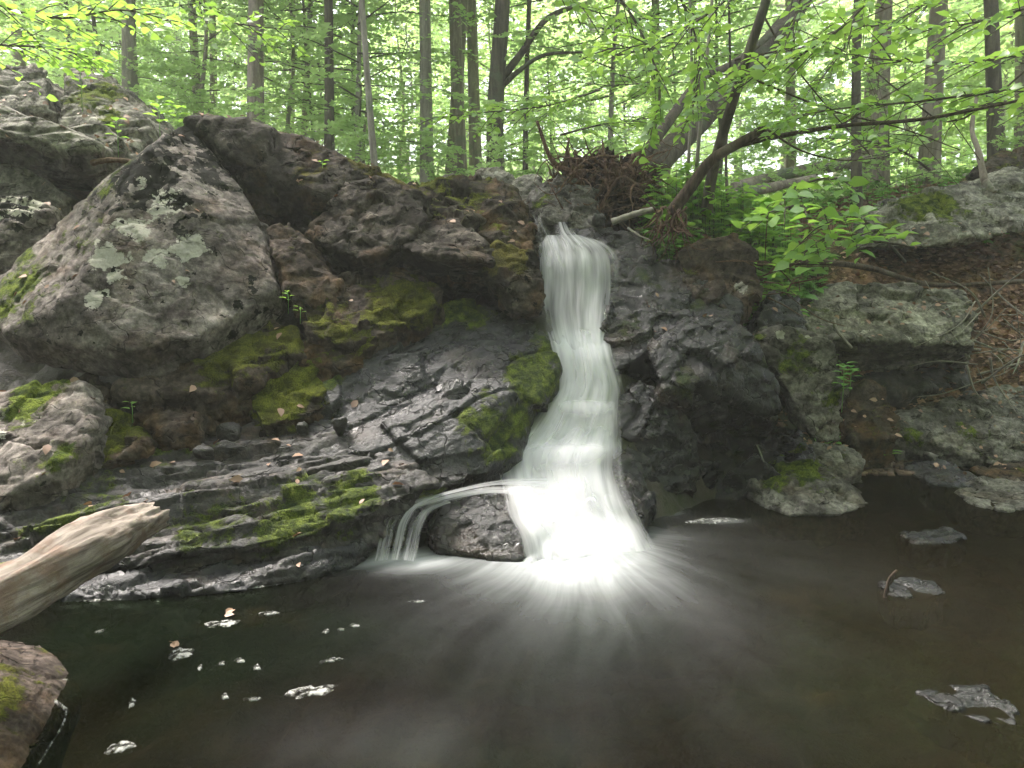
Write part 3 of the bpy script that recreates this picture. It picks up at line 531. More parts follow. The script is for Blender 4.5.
def veil(name, rows, mat, parent, org, nr=110, nc=60, dpt=0., seed=0, bulge=.06, edge=.3, amp=.03):
    """rows: (py, xleft, xright, Y, density)"""
    Rr = spline(rows, nr); V = np.zeros((nr, nc, 3)); U = np.zeros((nr, nc, 2)); Dn = np.zeros((nr, nc)); L = 0; pv = None
    u = np.linspace(0, 1, nc)
    for i, (py, xl, xr, YY, dn) in enumerate(Rr):
        for j, uu in enumerate(u):
            YYj = YY-bulge*(1-(2*uu-1)**2)+.10*abs(2*uu-1)**2
            V[i, j] = at(xl-13+(xr-xl+26)*uu, py, YYj-dpt)
        c = V[i, nc//2]
        if pv is not None: L += np.linalg.norm(c-pv)
        pv = c; wdt = np.linalg.norm(V[i, -1]-V[i, 0])
        U[i, :, 0] = (u-.5)*.62+.5+seed*3.1; U[i, :, 1] = L
        e = np.minimum(u, 1-u)/edge*(1+.22*math.sin(i*.06+seed)); Dn[i] = dn*sstep(0, 1, e)
    V = settle(V); Vf = V.reshape(-1, 3); q = np.stack([U[..., 0].ravel()*16, U[..., 1].ravel()*3, np.zeros(nr*nc)], 1)
    Vf[:, 1] += amp*fbm(q, 3, seed); Dn = Dn*(1+.30*fbm(q*.35, 3, seed+5)).reshape(nr, nc)
    return link(name, make_mesh(name, Vf-org, gridF(nr, nc), mat, True, uv=U.reshape(-1, 2), attrs={'dens': Dn.ravel()}), parent)
forg = at(572, 550, watY(550)); 
WF = empty('waterfall', forg, 'tall silky white waterfall dropping between the black rocks in steps', 'waterfall')
up = [(235,552,576,6.0,.5),(241,545,596,5.95,.65),(250,540,612,5.85,.62),(262,537,619,5.76,.70),(285,537,620,5.68,.68),(310,537,617,5.6,.68),(332,545,612,5.5,.8),(350,553,610,5.4,.85),(362,556,612,5.32,.3)]
mid = [(328,548,604,5.5,.3),(340,552,606,5.42,.9),(358,556,610,5.25,1.),(385,552,621,5.15,1.),(408,540,623,5.02,1.),(428,524,625,4.92,1.),(445,510,628,4.86,1.),(458,504,630,4.8,.5)]
low = [(425,530,620,4.9,.3),(437,514,622,4.84,.8),(450,500,625,4.76,1.),(466,494,626,4.66,1.),(490,499,630,4.52,1.),(515,505,640,4.38,1.),(535,516,650,4.22,1.),(555,518,662,4.06,.8),(572,520,668,3.96,.2)]
veil('water_veil', up, M_fall, WF, forg, nr=90, nc=80, seed=1)
veil('water_veil', mid, M_fall, WF, forg, nr=90, nc=80, seed=2, dpt=.04)
veil('water_veil', low, M_fall, WF, forg, nr=100, nc=90, seed=3, dpt=.06)
full = up[1:6]+mid[1:6]+low[2:]
veil('water_veil', [(r[0], r[1]-6, r[2]+8, r[3], r[4]*.5) for r in full], M_wisp, WF, forg, nr=170, nc=90, dpt=.09, seed=12, amp=.05)
veil('water_veil', [(r[0], r[1]+2, r[2]-2, r[3], r[4]*.65) for r in low], M_soft, WF, forg, nr=80, nc=70, dpt=.16, seed=5, amp=.05)
veil('water_veil', [(395,552,622,5.1,.2),(405,548,624,5.0,.8),(415,545,626,4.95,.6),(428,542,626,4.9,.1)], M_soft, WF, forg, nr=40, nc=60, dpt=.12, seed=15, amp=.05)
veil('water_veil', [(440,528,624,4.9,.2),(450,508,628,4.78,.9),(462,500,628,4.7,.7),(478,498,630,4.6,.1)], M_soft, WF, forg, nr=40, nc=60, dpt=.14, seed=16, amp=.05)
veil('side_veil', [(250,580,612,5.78,.3),(262,588,630,5.7,.45),(285,592,634,5.58,.42),(310,590,630,5.5,.4),(335,586,624,5.42,.35),(352,584,618,5.36,.15)], M_wisp, WF, forg, seed=3)
veil('rivulet', [(212,532,540,6.1,.6),(225,535,544,6.0,.7),(240,539,552,5.85,.7),(262,543,562,5.66,.6),(285,546,572,5.55,.3)], M_wisp, WF, forg, nr=50, nc=24, seed=4, dpt=.05, edge=.4)
veil('rivulet', [(222,556,564,6.1,.7),(232,559,568,6.0,.8),(244,562,582,5.9,.7),(258,562,592,5.78,.3)], M_wisp, WF, forg, nr=50, nc=24, seed=6, dpt=.05, edge=.4)
# spray hanging over the foot of the fall
for q, (cx_, cy_, rr_, hh_, dd_) in enumerate([(578,548,.34,.14,.95),(600,556,.42,.09,.8),(556,552,.30,.08,.7),(590,540,.24,.22,.7)]):
    c_ = at(cx_, cy_, watY(cy_)); na, nrr = 60, 26; A_ = np.linspace(0, 2*np.pi, na, endpoint=False); R_ = np.linspace(0, 1, nrr)
    rr2, aa = np.meshgrid(R_, A_, indexing='ij'); wob = 1+.18*np.sin(aa*3+q)+.1*np.sin(aa*5+2*q)
    V = np.stack([c_[0]+rr2*rr_*wob*np.cos(aa), c_[1]+rr2*rr_*.8*wob*np.sin(aa), .012+.006*q+hh_*np.exp(-(rr2/.42)**2)], 2).reshape(-1, 3)
    V[:, 2] += .015*fbm(V*14, 3, q)*np.exp(-(rr2.ravel()/.5)**2); V[:, 2] = np.maximum(V[:, 2], .008+.004*q)
    i, j = np.meshgrid(np.arange(nrr-1), np.arange(na), indexing='ij'); i = i.ravel(); j = j.ravel(); j2 = (j+1) % na
    link('spray', make_mesh('spray', V-forg, np.stack([i*na+j, (i+1)*na+j, (i+1)*na+j2, i*na+j2], 1), M_mist, True, uv=np.stack([(rr2*np.cos(aa)).ravel()*.12+q, (rr2*np.sin(aa)).ravel()*.3], 1), attrs={'dens': (dd_*np.exp(-(rr2/.55)**2)*sstep(1, .75, rr2)).ravel()}), WF)
sorg = at(400, 550, watY(550))
SC = empty('side_cascade', sorg, 'thin side stream sliding over the rounded black boulder into the pool', 'cascade')
# runs sideways off the lower step, over the boulder's crown, and drops off its end
def ribbon(name, lines, mat, parent, org, n=90, nc=26, seed=0, edge=.3, dens=1.):
    A = spline(lines[0], n); B = spline(lines[1], n); V = np.zeros((n, nc, 3)); U = np.zeros((n, nc, 2)); Dn = np.zeros((n, nc)); L = 0; pv = None
    u = np.linspace(0, 1, nc)
    for i in range(n):
        a = at(*A[i]); b = at(*B[i])
        V[i] = a+(b-a)*u[:, None]+np.array([0, -.02, .02])*np.sin(u*np.pi)[:, None]
        c = V[i].mean(0); L += 0 if pv is None else np.linalg.norm(c-pv); pv = c
        U[i, :, 0] = u*.35+seed*2; U[i, :, 1] = L
        k = i/(n-1); Dn[i] = dens*sstep(0, 1, np.minimum(u, 1-u)/edge)*(sstep(0, .06, k))
    V = settle(V, .012); Vf = V.reshape(-1, 3)
    return link(name, make_mesh(name, Vf-org, gridF(n, nc), mat, True, uv=U.reshape(-1, 2), attrs={'dens': Dn.ravel()}), parent)
ribbon('stream', [[(585,462,4.75),(540,468,4.5),(500,476,4.35),(450,488,4.2),(400,502,4.1)], [(585,545,4.3),(542,516,4.2),(490,502,4.15),(445,508,4.1),(408,518,4.05)]], M_wisp, SC, sorg, seed=7, dens=.85, nc=50, edge=.35)
ribbon('stream', [[(570,490,4.3),(545,500,4.15),(535,520,4.02),(530,562,3.88)], [(590,510,4.15),(560,530,4.05),(550,545,3.98),(548,566,3.86)]], M_wisp, SC, sorg, seed=8, dens=.7, nc=30, edge=.4)
ribbon('drop', [[(430,490,4.15),(398,502,4.08),(380,520,4.0),(374,540,3.94),(370,562,3.84)], [(458,503,4.12),(436,512,4.05),(428,526,3.98),(424,544,3.92),(420,562,3.82)]], M_wisp, SC, sorg, seed=9, dens=.62, nc=50, edge=.1)
# ------------------------------------------------------------------ foam floating on the pool
t = NT('foam'); P = t.n('ShaderNodeTexCoord').outputs['Object']; fn = t.noise(P, 60, 4, .6)
M_foam = t.done(t.pbr(t.mix(t.ramp(fn, .35, .6), (.14, .135, .12), (.42, .42, .40)), .9, t.bump(fn, .6, .01), .2, Alpha=t.ramp(t.noise(P, 35, 5, .65), .38, .66, 0., .8)))
def foam(px, py, wx, wy, label, rot=0., group=None, sheet=False):
    rg = np.random.default_rng(int(px*7+py)); k = 22; c = at(px, py, watY(py)); c[2] = 0
    a = np.linspace(0, 2*np.pi, k, endpoint=False); rr = 1+.28*np.sin(a*2+rg.uniform(0, 6))+.16*np.sin(a*5+rg.uniform(0, 6))+.1*rg.normal(0, 1, k)
    mp = watY(py)/FPX; V = [np.array([0, 0, .006])]; h = [.006, .005, .001]
    for q, fct in enumerate((.45, .8, 1.)):
        x = np.cos(a)*rr*wx*mp*fct; y = np.sin(a)*rr*wy*mp*2.6*fct
        X_ = x*math.cos(rot)-y*math.sin(rot); Y_ = x*math.sin(rot)+y*math.cos(rot)
        V += list(np.stack([X_, Y_, np.full(k, h[q])+(.003*rg.random(k) if q < 2 else 0)], 1))
    V = np.array(V); j = np.arange(k); j2 = (j+1) % k
    T = np.stack([np.zeros(k, int), 1+j, 1+j2], 1); Q = np.vstack([np.stack([1+q*k+j, 1+(q+1)*k+j, 1+(q+1)*k+j2, 1+q*k+j2], 1) for q in (0, 1)])
    tag(link('foam_patch', make_mesh('foam_patch', V, [Q, T], M_foam), loc=c), label, 'foam', group)
foam(180,654,15,4,'white foam clump with dead leaves stuck in it, larger of the two leafy clumps',.2)
foam(222,624,14,4,'white foam clump with dead leaves, nearer the bank than the other leafy clump',.2)
foam(311,692,22,5,'long smooth pale foam streak, biggest on the open dark water',.5)
foam(712,521,24,4,'white foam raft by the shore stones under the shiny black boulder',.1)
foam(120,748,14,4,'pale foam oval near the bottom edge beside the near boulder',-.3)
foam(60,683,5,3,'small round foam dot beside the near boulder')
for (a, b, c_, d_) in [(268,614,14,2.5),(326,632,5,2.5),(341,630,4,2),(354,626,6,2.5),(417,602,11,1.8),(240,661,7,3),(257,668,6,3),(222,664,4,3),(200,668,4,3),(330,661,15,2.5),(225,697,6,3),(132,704,5,5),(252,700,12,1.8),(100,632,8,1.4)]:
    foam(a, b, c_*.75, d_*.6, 'small floating scrap of white foam on the dark water', rot=.3, group='foam scraps on the dark water')
def foam_line(pts, wd, label):
    P_ = spline([at(x, y, watY(y)) for x, y in pts], 60); P_[:, 2] = .004
    V = []; rg = np.random.default_rng(3)
    for i, p in enumerate(P_):
        w_ = wd*(.5+.8*abs(vnoise(np.array([[i*.31, 0, 0]]), 5)[0]))*math.sin(math.pi*(i+.5)/60)**.4
        V += [p+[0, -w_, 0], p+[0, 0, .008], p+[0, w_, 0]]
    i = np.arange(59)*3; Q = np.vstack([np.stack([i, i+1, i+4, i+3], 1), np.stack([i+1, i+2, i+5, i+4], 1)])
    o = P_[30].copy(); tag(link('foam_line', make_mesh('foam_line', np.array(V)-o, Q, M_foam), loc=o), label, 'foam')
foam_line([(84,602),(120,600),(160,594),(215,592),(260,588),(298,582)], .014, 'thin white foam line along the foot of the wet rock shelf')
foam_line([(44,690),(55,702),(66,712),(62,728),(50,748),(38,768)], .010, 'thin white foam line curling round the near boulder')

# ------------------------------------------------------------------ wood
def bark(name, c1, c2, c3=(.1, .12, .08), k=1., sc=1., bumpd=.02):
    t = NT(name); P = t.n('ShaderNodeTexCoord').outputs['Object']
    n1 = t.noise(t.mapv(P, (9*sc, 9*sc, 1.2*sc)), 1.6, 7, .65, .4); n2 = t.noise(P, 2.2, 5, .6); n3 = t.noise(P, 40*sc, 4, .6)
    c = t.mix(t.ramp(n1, .38, .62), c1, c2); c = t.mix(t.ramp(n2, .52, .68, 0, k), c, c3); c = t.mix(1., c, t.mix(n3, (.7,)*3, (1.25,)*3), 'MULTIPLY')
    return t.done(t.pbr(c, .92, t.bump(t.math('ADD', n1, t.math('MULTIPLY', n3, .3)), .9, bumpd), .2))
B_grey = bark('pale_grey_bark', (.20, .18, .15), (.32, .29, .25), (.16, .18, .13))
B_brown = bark('grey_brown_bark', (.17, .14, .115), (.29, .245, .205), (.15, .17, .12))
B_dark = bark('dark_bark', (.06, .05, .042), (.125, .105, .085), (.10, .11, .075))
B_dead = bark('dead_brown_wood', (.05, .036, .028), (.11, .08, .06), (.15, .125, .10), sc=2)
B_dead2 = bark('old_trunk_bark', (.07, .058, .046), (.13, .11, .09), (.09, .10, .07))
B_root = bark('root_wood', (.085, .05, .033), (.18, .11, .075), (.07, .045, .03), sc=3)
t = NT('bleached_wood'); P = t.n('ShaderNodeTexCoord').outputs['Object']
g = t.mapv(P, (1.4, 22, 22)); n1 = t.noise(g, 1.3, 7, .65, .5); n2 = t.noise(P, 7, 6, .65); n3 = t.noise(P, 50, 4, .6)
c = t.mix(t.ramp(n1, .35, .62), (.09, .07, .056), (.29, .245, .21)); c = t.mix(t.ramp(n2, .48, .62, 0, .8), c, (.17, .11, .08)); c = t.mix(t.ramp(n3, .62, .7, 0, .6), c, (.10, .07, .05))
M_log = t.done(t.pbr(c, .85, t.bump(t.math('ADD', n1, t.math('MULTIPLY', n2, .5)), .8, .012), .25))
def oriented(path, rr, k, name, mat, label, cat, group=None, rough=.12, n=60, seed=1, cap=True, ragged=0.):
    """a log along its own local x axis"""
    P_ = spline(path, n); r = spline(np.array(rr)[:, None]*np.ones((1, 3)), n)[:, 0]
    o = P_[0].copy(); d = P_[-1]-P_[0]; rot = Vector((1, 0, 0)).rotation_difference(Vector(d).normalized()); Mi = np.array(rot.to_matrix())
    L = (P_-o) @ Mi
    V, Q, T = tube(L, r, k, cap, 0, seed)
    N = V-np.vstack([np.repeat(L, k, 0), L[:1], L[-1:]]) if cap else V-np.repeat(L, k, 0)
    rad_ = np.linalg.norm(N, axis=1)[:, None]+1e-6
    V = V+N/rad_*(rough*np.mean(r)*(fbm(V*np.array([2.5, 16, 16])*.12/np.mean(r), 4, seed)+.7*np.minimum(0, fbm(V*np.array([3, 3, 3])*.1/np.mean(r), 3, seed+2))))[:, None]
    if ragged:
        x1 = L[-1, 0]; a_ = np.arctan2(V[:, 2]-L[-1, 2], V[:, 1]-L[-1, 1]); w_ = sstep(x1-.45, x1, V[:, 0])
        V[:, 0] += w_*ragged*(np.sin(a_*2+1.1)+.6*np.sin(a_*5)+.5*np.sin(a_*11+2)); V[-1, 0] = x1-.05
    me = make_mesh(name, V, [Q, T] if len(T) else Q, mat)
    ob = tag(link(name, me, loc=o), label, cat, group); ob.rotation_euler = rot.to_euler(); return ob
# bleached log: broken end with a lower splinter shelf
LG = oriented([at(-80,640,2.15), at(0,598,2.4), at(70,558,2.68), at(120,530,2.95), at(155,516,3.15)], [.112, .102, .096, .086, .06], 48, 'log', M_log,
    'bleached bare log with a splintered end jutting in over the dark water', 'log', n=160, rough=.42, seed=3, ragged=.022)
def twigs(name, paths, mat, label, cat, k=6, org=None, group=None, kind=None, parent=None, n=18):
    b = MB()
    for p, r0, r1 in paths:
        P_ = spline(p, n); b.tube(P_, np.linspace(r0, r1, n)*(1+.08*np.sin(np.arange(n)*1.7)), k)
    org = np.array(org if org is not None else paths[0][0][0]); 
    o = link(name, b.mesh(name, mat, org), parent, loc=(org if parent is None else org-np.array(parent.location)))
    return tag(o, label, cat, group, kind)
a0 = at(884,602,3.40); twigs('twig', [([a0, at(887,588,3.40), at(890,578,3.40), at(897,570,3.40)], .010, .006), ([at(888,586,3.40), at(893,580,3.40), at(894,573,3.40)], .006, .003)], B_dead, 'short reddish twig standing up out of the pool', 'twig')
twigs('twig', [([at(757,445,5.2), at(760,452,5.15), at(764,462,5.1)], .006, .005)], B_grey, 'short pale twig leaning on the mossy pool boulder', 'twig')
twigs('twig', [([at(92,163,5.75), at(110,160,5.7), at(140,162,5.6)], .022, .016)], B_root, 'brown stick bridging the gap between overhanging slab and speckled boulder', 'twig')
twigs('twig', [([at(833,320,6.2), at(838,332,6.18), at(852,348,6.1)], .014, .01)], B_grey, 'curved pale stick lying on the green-grey ledge', 'twig')
# ------------------------------------------------------------------ root ball of the fallen tree
rng = np.random.default_rng(21)
cR = at(606,198,6.6)
FT = empty('fallen_tree', at(606,228,6.6), 'uprooted tree with its torn root ball above the fall and trunk leaning uphill', 'fallen tree')
FT.location = tuple(cR)
t = NT('root_soil'); P = t.n('ShaderNodeTexCoord').outputs['Object']; n1 = t.noise(P, 9, 8, .7); n2 = t.noise(t.mapv(P, (40, 40, 8)), 1., 5, .6)
M_soil = t.done(t.pbr(t.mix(t.ramp(n1, .35, .65), (.012, .008, .006), (.055, .032, .022)), 1., t.bump(t.math('ADD', n1, n2), 1., .05), .1))
rb = rock('soil_clump', None, [[(552,205,6.55),(566,172,6.6),(578,158,6.65),(592,168,6.6),(612,166,6.7),(638,172,6.9),(650,190,6.8),(640,215,6.5),(600,228,6.4),(570,222,6.4)]], 'brown', back=.45, vox=.02, a1=.12, s1=.14, a2=.06, s2=.07, fine=.025, cat=None, seed=77, drop=.05)
rb.data.materials.clear(); rb.data.materials.append(M_soil); rb.location = tuple(np.array(rb.location)-cR); rb.parent = FT
b = MB()
for i in range(330):
    f_ = rng.random(); s0 = at(rng.uniform(558,652), rng.uniform(155,222), rng.uniform(6.35,6.75))
    L = rng.uniform(.12,.5); th = rng.normal(0, 1, 3); th[1] = -abs(th[1])*.5; th[2] = th[2]*.8-.35; th /= np.linalg.norm(th)
    pts = [s0]; d = th
    for q in range(6):
        d = d+rng.normal(0, .38, 3)+np.array([0, 0, -.08]); d /= np.linalg.norm(d); pts.append(pts[-1]+d*L/6)
    b.tube(spline(pts, 12), np.linspace(rng.choice([.005,.008,.016]), .002, 12), 5)
for pp, r0, r1 in [([at(572,225,6.5),at(566,190,6.55),at(566,160,6.5),at(569,138,6.5)], .035,.008), ([at(585,215,6.5),at(580,180,6.45),at(575,150,6.5)], .03,.01), ([at(612,200,6.5),at(606,165,6.5),at(602,140,6.55)], .03,.006),
                   ([at(570,172,6.5),at(556,165,6.5),at(547,150,6.5),at(537,121,6.5)], .03,.012), ([at(598,212,6.4),at(620,178,6.35),at(640,186,6.3),at(655,180,6.25)], .018,.006), ([at(640,150,6.9),at(625,170,6.6),at(600,190,6.5),at(585,220,6.4)], .045,.012)]:
    b.tube(spline(pp, 24), np.linspace(r0, r1, 24), 8, rough=.02, seed=4)
link('roots', b.mesh('roots', B_root, cR), FT)
b = MB()
P_ = spline([at(622,205,6.8), at(655,165,7.2), at(700,120,7.8), at(745,70,8.6), at(800,5,9.8), at(860,-80,11.4)], 60)
b.tube(P_, np.linspace(.125,.10,60), 16, rough=.03, seed=8)
link('trunk', b.mesh('trunk', B_dead2, cR), FT)
b = MB(); b.tube(spline([at(625,180,6.8), at(655,140,7.1), at(690,92,7.6), at(705,76,7.9), at(735,62,8.3), at(790,20,9)], 50), np.linspace(.055,.03,50), 10, rough=.012, seed=9)
link('limb', b.mesh('limb', B_dark, cR), FT)
# dead branch arching from the bank
DB = empty('dead_branch', at(672,212,5.9), 'dark dead branch arching out from the bank beside the root ball', 'branch')
o0 = np.array(DB.location); b = MB()
b.tube(spline([at(672,212,5.9), at(690,188,5.85), at(712,160,5.8), at(745,140,5.75), at(765,128,5.75)], 40), np.linspace(.048,.03,40), 12, rough=.012, seed=3)
b.tube(spline([at(735,146,5.77), at(770,138,5.8), at(840,126,5.8), at(930,118,5.75), at(1060,92,5.6)], 50), np.linspace(.022,.009,50), 8)
b.tube(spline([at(765,128,5.75), at(800,150,5.7), at(840,160,5.6), at(880,158,5.5)], 30), np.linspace(.009,.003,30), 6)
b.tube(spline([at(840,126,5.8), at(880,100,5.8), at(930,70,5.8)], 30), np.linspace(.009,.003,30), 6)
link('main_stem', b.mesh('main_stem', B_dead, o0), DB)
b = MB()
for i in range(46):
    s0 = at(rng.uniform(655,690), rng.uniform(205,225), rng.uniform(5.75,5.95)); d = np.array([rng.normal(0,.35), rng.normal(-.2,.2), -1.]); pts = [s0]
    for q in range(5): d = d+rng.normal(0,.35,3); d /= np.linalg.norm(d); pts.append(pts[-1]+d*rng.uniform(.04,.08))
    b.tube(spline(pts, 12), np.linspace(rng.choice([.004,.007,.012]), .002, 12), 5)
link('roots', b.mesh('roots', B_root, o0), DB)
twigs('branch', [([at(612,222,5.95), at(635,214,5.9), at(655,209,5.85)], .026, .02)], B_grey, 'short pale broken stick lying under the root ball', 'branch', k=10)
twigs('branch', [([at(628,228,5.9), at(640,236,5.8), at(650,240,5.75)], .010, .005)], B_grey, 'small white splinter of wood below the pale broken stick', 'branch')
# brush pile on the far bank
paths = []
for i in range(44):
    s0 = at(rng.uniform(965,1040), rng.uniform(300,390), rng.uniform(6.3,6.9)); d = rng.normal(0, 1, 3)*np.array([1, .5, .8]); d /= np.linalg.norm(d); L = rng.uniform(.25,.8)
    paths.append(([s0, s0+d*L*.5+rng.normal(0,.04,3), s0+d*L+rng.normal(0,.08,3)], rng.choice([.004,.006,.012]), .003))
twigs('brush_pile', paths, B_grey, 'tangle of dead twigs heaped against the end of the green-grey ledge', 'brush pile', k=5)
paths = []
for i in range(26):
    s0 = at(rng.uniform(740,800), rng.uniform(262,300), rng.uniform(5.7,6.0)); d = rng.normal(0, 1, 3)*np.array([1.2, .4, .5]); d /= np.linalg.norm(d); L = rng.uniform(.2,.6)
    paths.append(([s0, s0+d*L*.5+rng.normal(0,.03,3), s0+d*L], rng.choice([.004,.007]), .003))
twigs('brush_pile', paths, B_root, 'thin brown roots and twigs hanging over the square brown boulder', 'brush pile', k=5)
twigs('branch', [([at(985,182,7.7), at(978,150,7.8), at(972,128,7.9), at(978,90,8.0)], .035, .015), ([at(985,182,7.7), at(995,192,7.6)], .04, .02)], B_brown, 'bent bare stem rooted on the grey-green slab', 'branch', k=8)
twigs('branch', [([at(700,270,6.3), at(800,262,6.6), at(870,268,7.0), at(935,285,7.2), at(1040,280,7.4)], .03, .02)], B_dead, 'long fallen stick lying across the leafy bank', 'branch', k=8)
# fallen trunks lying on the bank
for p, r, lab in [([at(735,190,9.5), at(800,172,9.8), at(870,160,10.2)], .10, 'mossy fallen trunk lying on the bank beyond the dead branch'),
                  ([at(700,205,8.0), at(760,190,8.4), at(815,178,8.8)], .06, 'thin fallen pole lying in the undergrowth behind the dead branch')]:
    oriented(p, [r, r*.9, r*.7], 12, 'log', B_brown, lab, 'log', rough=.2)
# ------------------------------------------------------------------ leaves
def leaf_mat(name, c1, c2, tr1, tr2, trans=.5, rough=.5):
    t = NT(name); P = t.n('ShaderNodeNewGeometry'); ri = P.outputs['Random Per Island']; cl = t.noise(P.outputs['Position'], .8, 3, .6)
    f = t.math('ADD', t.math('MULTIPLY', ri, .6), t.ramp(cl, .35, .65, 0, .4))
    d = t.n('ShaderNodeBsdfDiffuse', {'Color': t.mix(f, c1, c2)}).outputs[0]; s = t.n('ShaderNodeBsdfTranslucent', {'Color': t.mix(f, tr1, tr2)}).outputs[0]
    m = t.n('ShaderNodeMixShader', {0: trans, 1: d, 2: s}).outputs[0]
    g = t.n('ShaderNodeBsdfGlossy', {'Roughness': rough, 'Color': (1, 1, 1, 1)}).outputs[0]
    return t.done(t.n('ShaderNodeMixShader', {0: .06, 1: m, 2: g}).outputs[0])
L_far = leaf_mat('spring_leaves', (.22, .36, .09), (.36, .52, .16), (.38, .60, .17), (.58, .76, .30), .58)  # far leaves paled towards white; part of the haze is in this colour
L_near = leaf_mat('young_beech_leaves', (.13, .28, .05), (.22, .40, .08), (.28, .52, .06), (.42, .66, .10), .5, .4)
L_low = leaf_mat('ground_plant_leaves', (.10, .25, .05), (.17, .36, .08), (.2, .45, .07), (.34, .58, .12), .35, .45)
L_canopy = leaf_mat('high_canopy_leaves', (.08, .16, .03), (.13, .24, .05), (.12, .25, .03), (.22, .36, .06), .45)
L_dead = leaf_mat('dead_leaves', (.15, .075, .04), (.42, .25, .16), (.10, .05, .02), (.2, .1, .05), .15, .6)
def leaves(P0, Dr, N, S, detail=False, wide=.33):
    """pos, direction, normal, size -> (V, Q). detail: folded eight-point leaf"""
    Dr = Dr/np.linalg.norm(Dr, axis=1)[:, None]; W = np.cross(Dr, N); W /= np.linalg.norm(W, axis=1)[:, None]+1e-9; Nn = np.cross(W, Dr); S = S[:, None]
    n = len(P0)
    if not detail:
        V = np.stack([P0, P0+Dr*S*.45+W*S*wide+Nn*S*.06, P0+Dr*S, P0+Dr*S*.45-W*S*wide+Nn*S*.06], 1)
        i = np.arange(n)*4; return V.reshape(-1, 3), np.stack([i, i+1, i+2, i+3], 1)
    cv = -.16
    V = np.stack([P0, P0+Dr*S*.28+W*S*wide*.92+Nn*S*.07, P0+Dr*S*.62+W*S*wide*.8+Nn*S*(.07+cv*.3), P0+Dr*S+Nn*S*cv, P0+Dr*S*.62-W*S*wide*.8+Nn*S*(.07+cv*.3), P0+Dr*S*.28-W*S*wide*.92+Nn*S*.07, P0+Dr*S*.3, P0+Dr*S*.65+Nn*S*cv*.35], 1)
    i = np.arange(n)*8
    return V.reshape(-1, 3), np.vstack([np.stack([i, i+6, i+1, i+1], 1)[:, :0].reshape(0, 4), np.stack([i+6, i+7, i+2, i+1], 1), np.stack([i+6, i+5, i+4, i+7], 1), np.stack([i, i+6, i+1, i+1], 1)*0+np.stack([i, i+5, i+6, i+1], 1), np.stack([i+7, i+4, i+3, i+2], 1)])
def foliage(twS, twD, twL, rg, per, size, up=.5, detail=False, droop=.15, spread=.9):
    m = len(twS); k = np.tile(np.arange(per), m); id_ = np.repeat(np.arange(m), per); f = (k+.6)/per
    D = twD[id_]; S0 = twS[id_]+D*(twL[id_]*f)[:, None]; S0[:, 2] -= droop*twL[id_]*f**2
    side = np.where(k % 2 == 0, 1, -1); h = np.cross(D, [0, 0, 1.]); h /= np.linalg.norm(h, axis=1)[:, None]+1e-6
    dr = D*.6+h*(side*spread)[:, None]+rg.normal(0, .25, (len(k), 3)); nn = np.array([0, 0, 1.])+rg.normal(0, up, (len(k), 3))
    return leaves(S0, dr, nn, size*rg.uniform(.5, 1.25, len(k)), detail)
def crown_mesh(name, seed, z0, z1, nb, rad, ntw, per, size, leafm, woodm, prof=lambda f: 1, rise=.15, wood_r=.02, twl=.28, trunk=None, detail=False, twwood=False):
    rg = np.random.default_rng(seed); b = MB(); S = []; D = []; L = []
    for i in range(nb):
        f = (i+rg.random())/nb; z = z0+(z1-z0)*f; a = i*2.4+rg.uniform(-.5, .5); r = rad*prof(f)*rg.uniform(.7, 1.1)
        d = np.array([math.cos(a), math.sin(a), rise+rg.normal(0, .12)]); base = np.array([0, 0, z]) if trunk is None else trunk(z)
        side = np.cross(d, [0, 0, 1.]); P_ = spline([base, base+d*r*.33+side*rg.normal(0, .06)*r, base+d*r*.68+side*rg.normal(0, .12)*r+[0, 0, -.01*r], base+d*r+side*rg.normal(0, .18)*r+[0, 0, -.10*r]], 10)
        b.tube(P_, np.linspace(wood_r*r, .004, 10), 4, 0, cap=False)
        for q in range(ntw):
            g = .15+.85*(q+rg.random())/ntw; x = g*9; i0 = min(int(x), 8); p = P_[i0]+(P_[i0+1]-P_[i0])*(x-i0); T = P_[i0+1]-P_[i0]; T /= np.linalg.norm(T)
            h = np.cross(T, [0, 0, 1.]); h /= np.linalg.norm(h); dd = T*.7+h*(1 if q % 2 else -1)*.9+np.array([0, 0, rg.normal(0, .38)]); dd /= np.linalg.norm(dd)
            l = twl*r*(1.15-.75*g)*rg.uniform(.6, 1.2)+.12; S.append(p); D.append(dd); L.append(l)
            if twwood: b.tube(np.array([p, p+dd*l*.5, p+dd*l+[0, 0, -.1*l]]), [.005, .004, .002], 4, 0, cap=False)
    V, Q = foliage(np.array(S), np.array(D), np.array(L), rg, per, size, detail=detail)
    b.add(V, Q, None, 1)
    return b.mesh(name, [woodm, leafm], smooth=False)
# ------------------------------------------------------------------ forest
hi = [crown_mesh('crown', 31+k, 0, 6.5, 30, 3.6, 20, 11, .15, L_far, B_brown, prof=lambda f: (.55+.6*math.sin(math.pi*min(1, f*1.05)))*(1-.4*f), rise=.45, twl=.3) for k in range(3)]
can = [crown_mesh('crown', 61+k, 0, 5.0, 34, 4.2, 26, 13, .17, L_canopy, B_brown, prof=lambda f: 1-.45*f, rise=.25, twl=.3) for k in range(2)]
lo = [crown_mesh('crown', 41+k, .9+.3*k, 6.4, 34, 1.75, 15, 10, .115, L_far, B_dark, prof=lambda f: .55+.75*math.sin(math.pi*(.15+.8*f)), rise=.10, wood_r=.009, twl=.34) for k in range(4)]
bush = [crown_mesh('crown', 51+k, .15, 2.2, 20, .95, 12, 9, .10, L_far, B_dark, prof=lambda f: 1.1-.5*f, rise=.3, wood_r=.008) for k in range(3)]
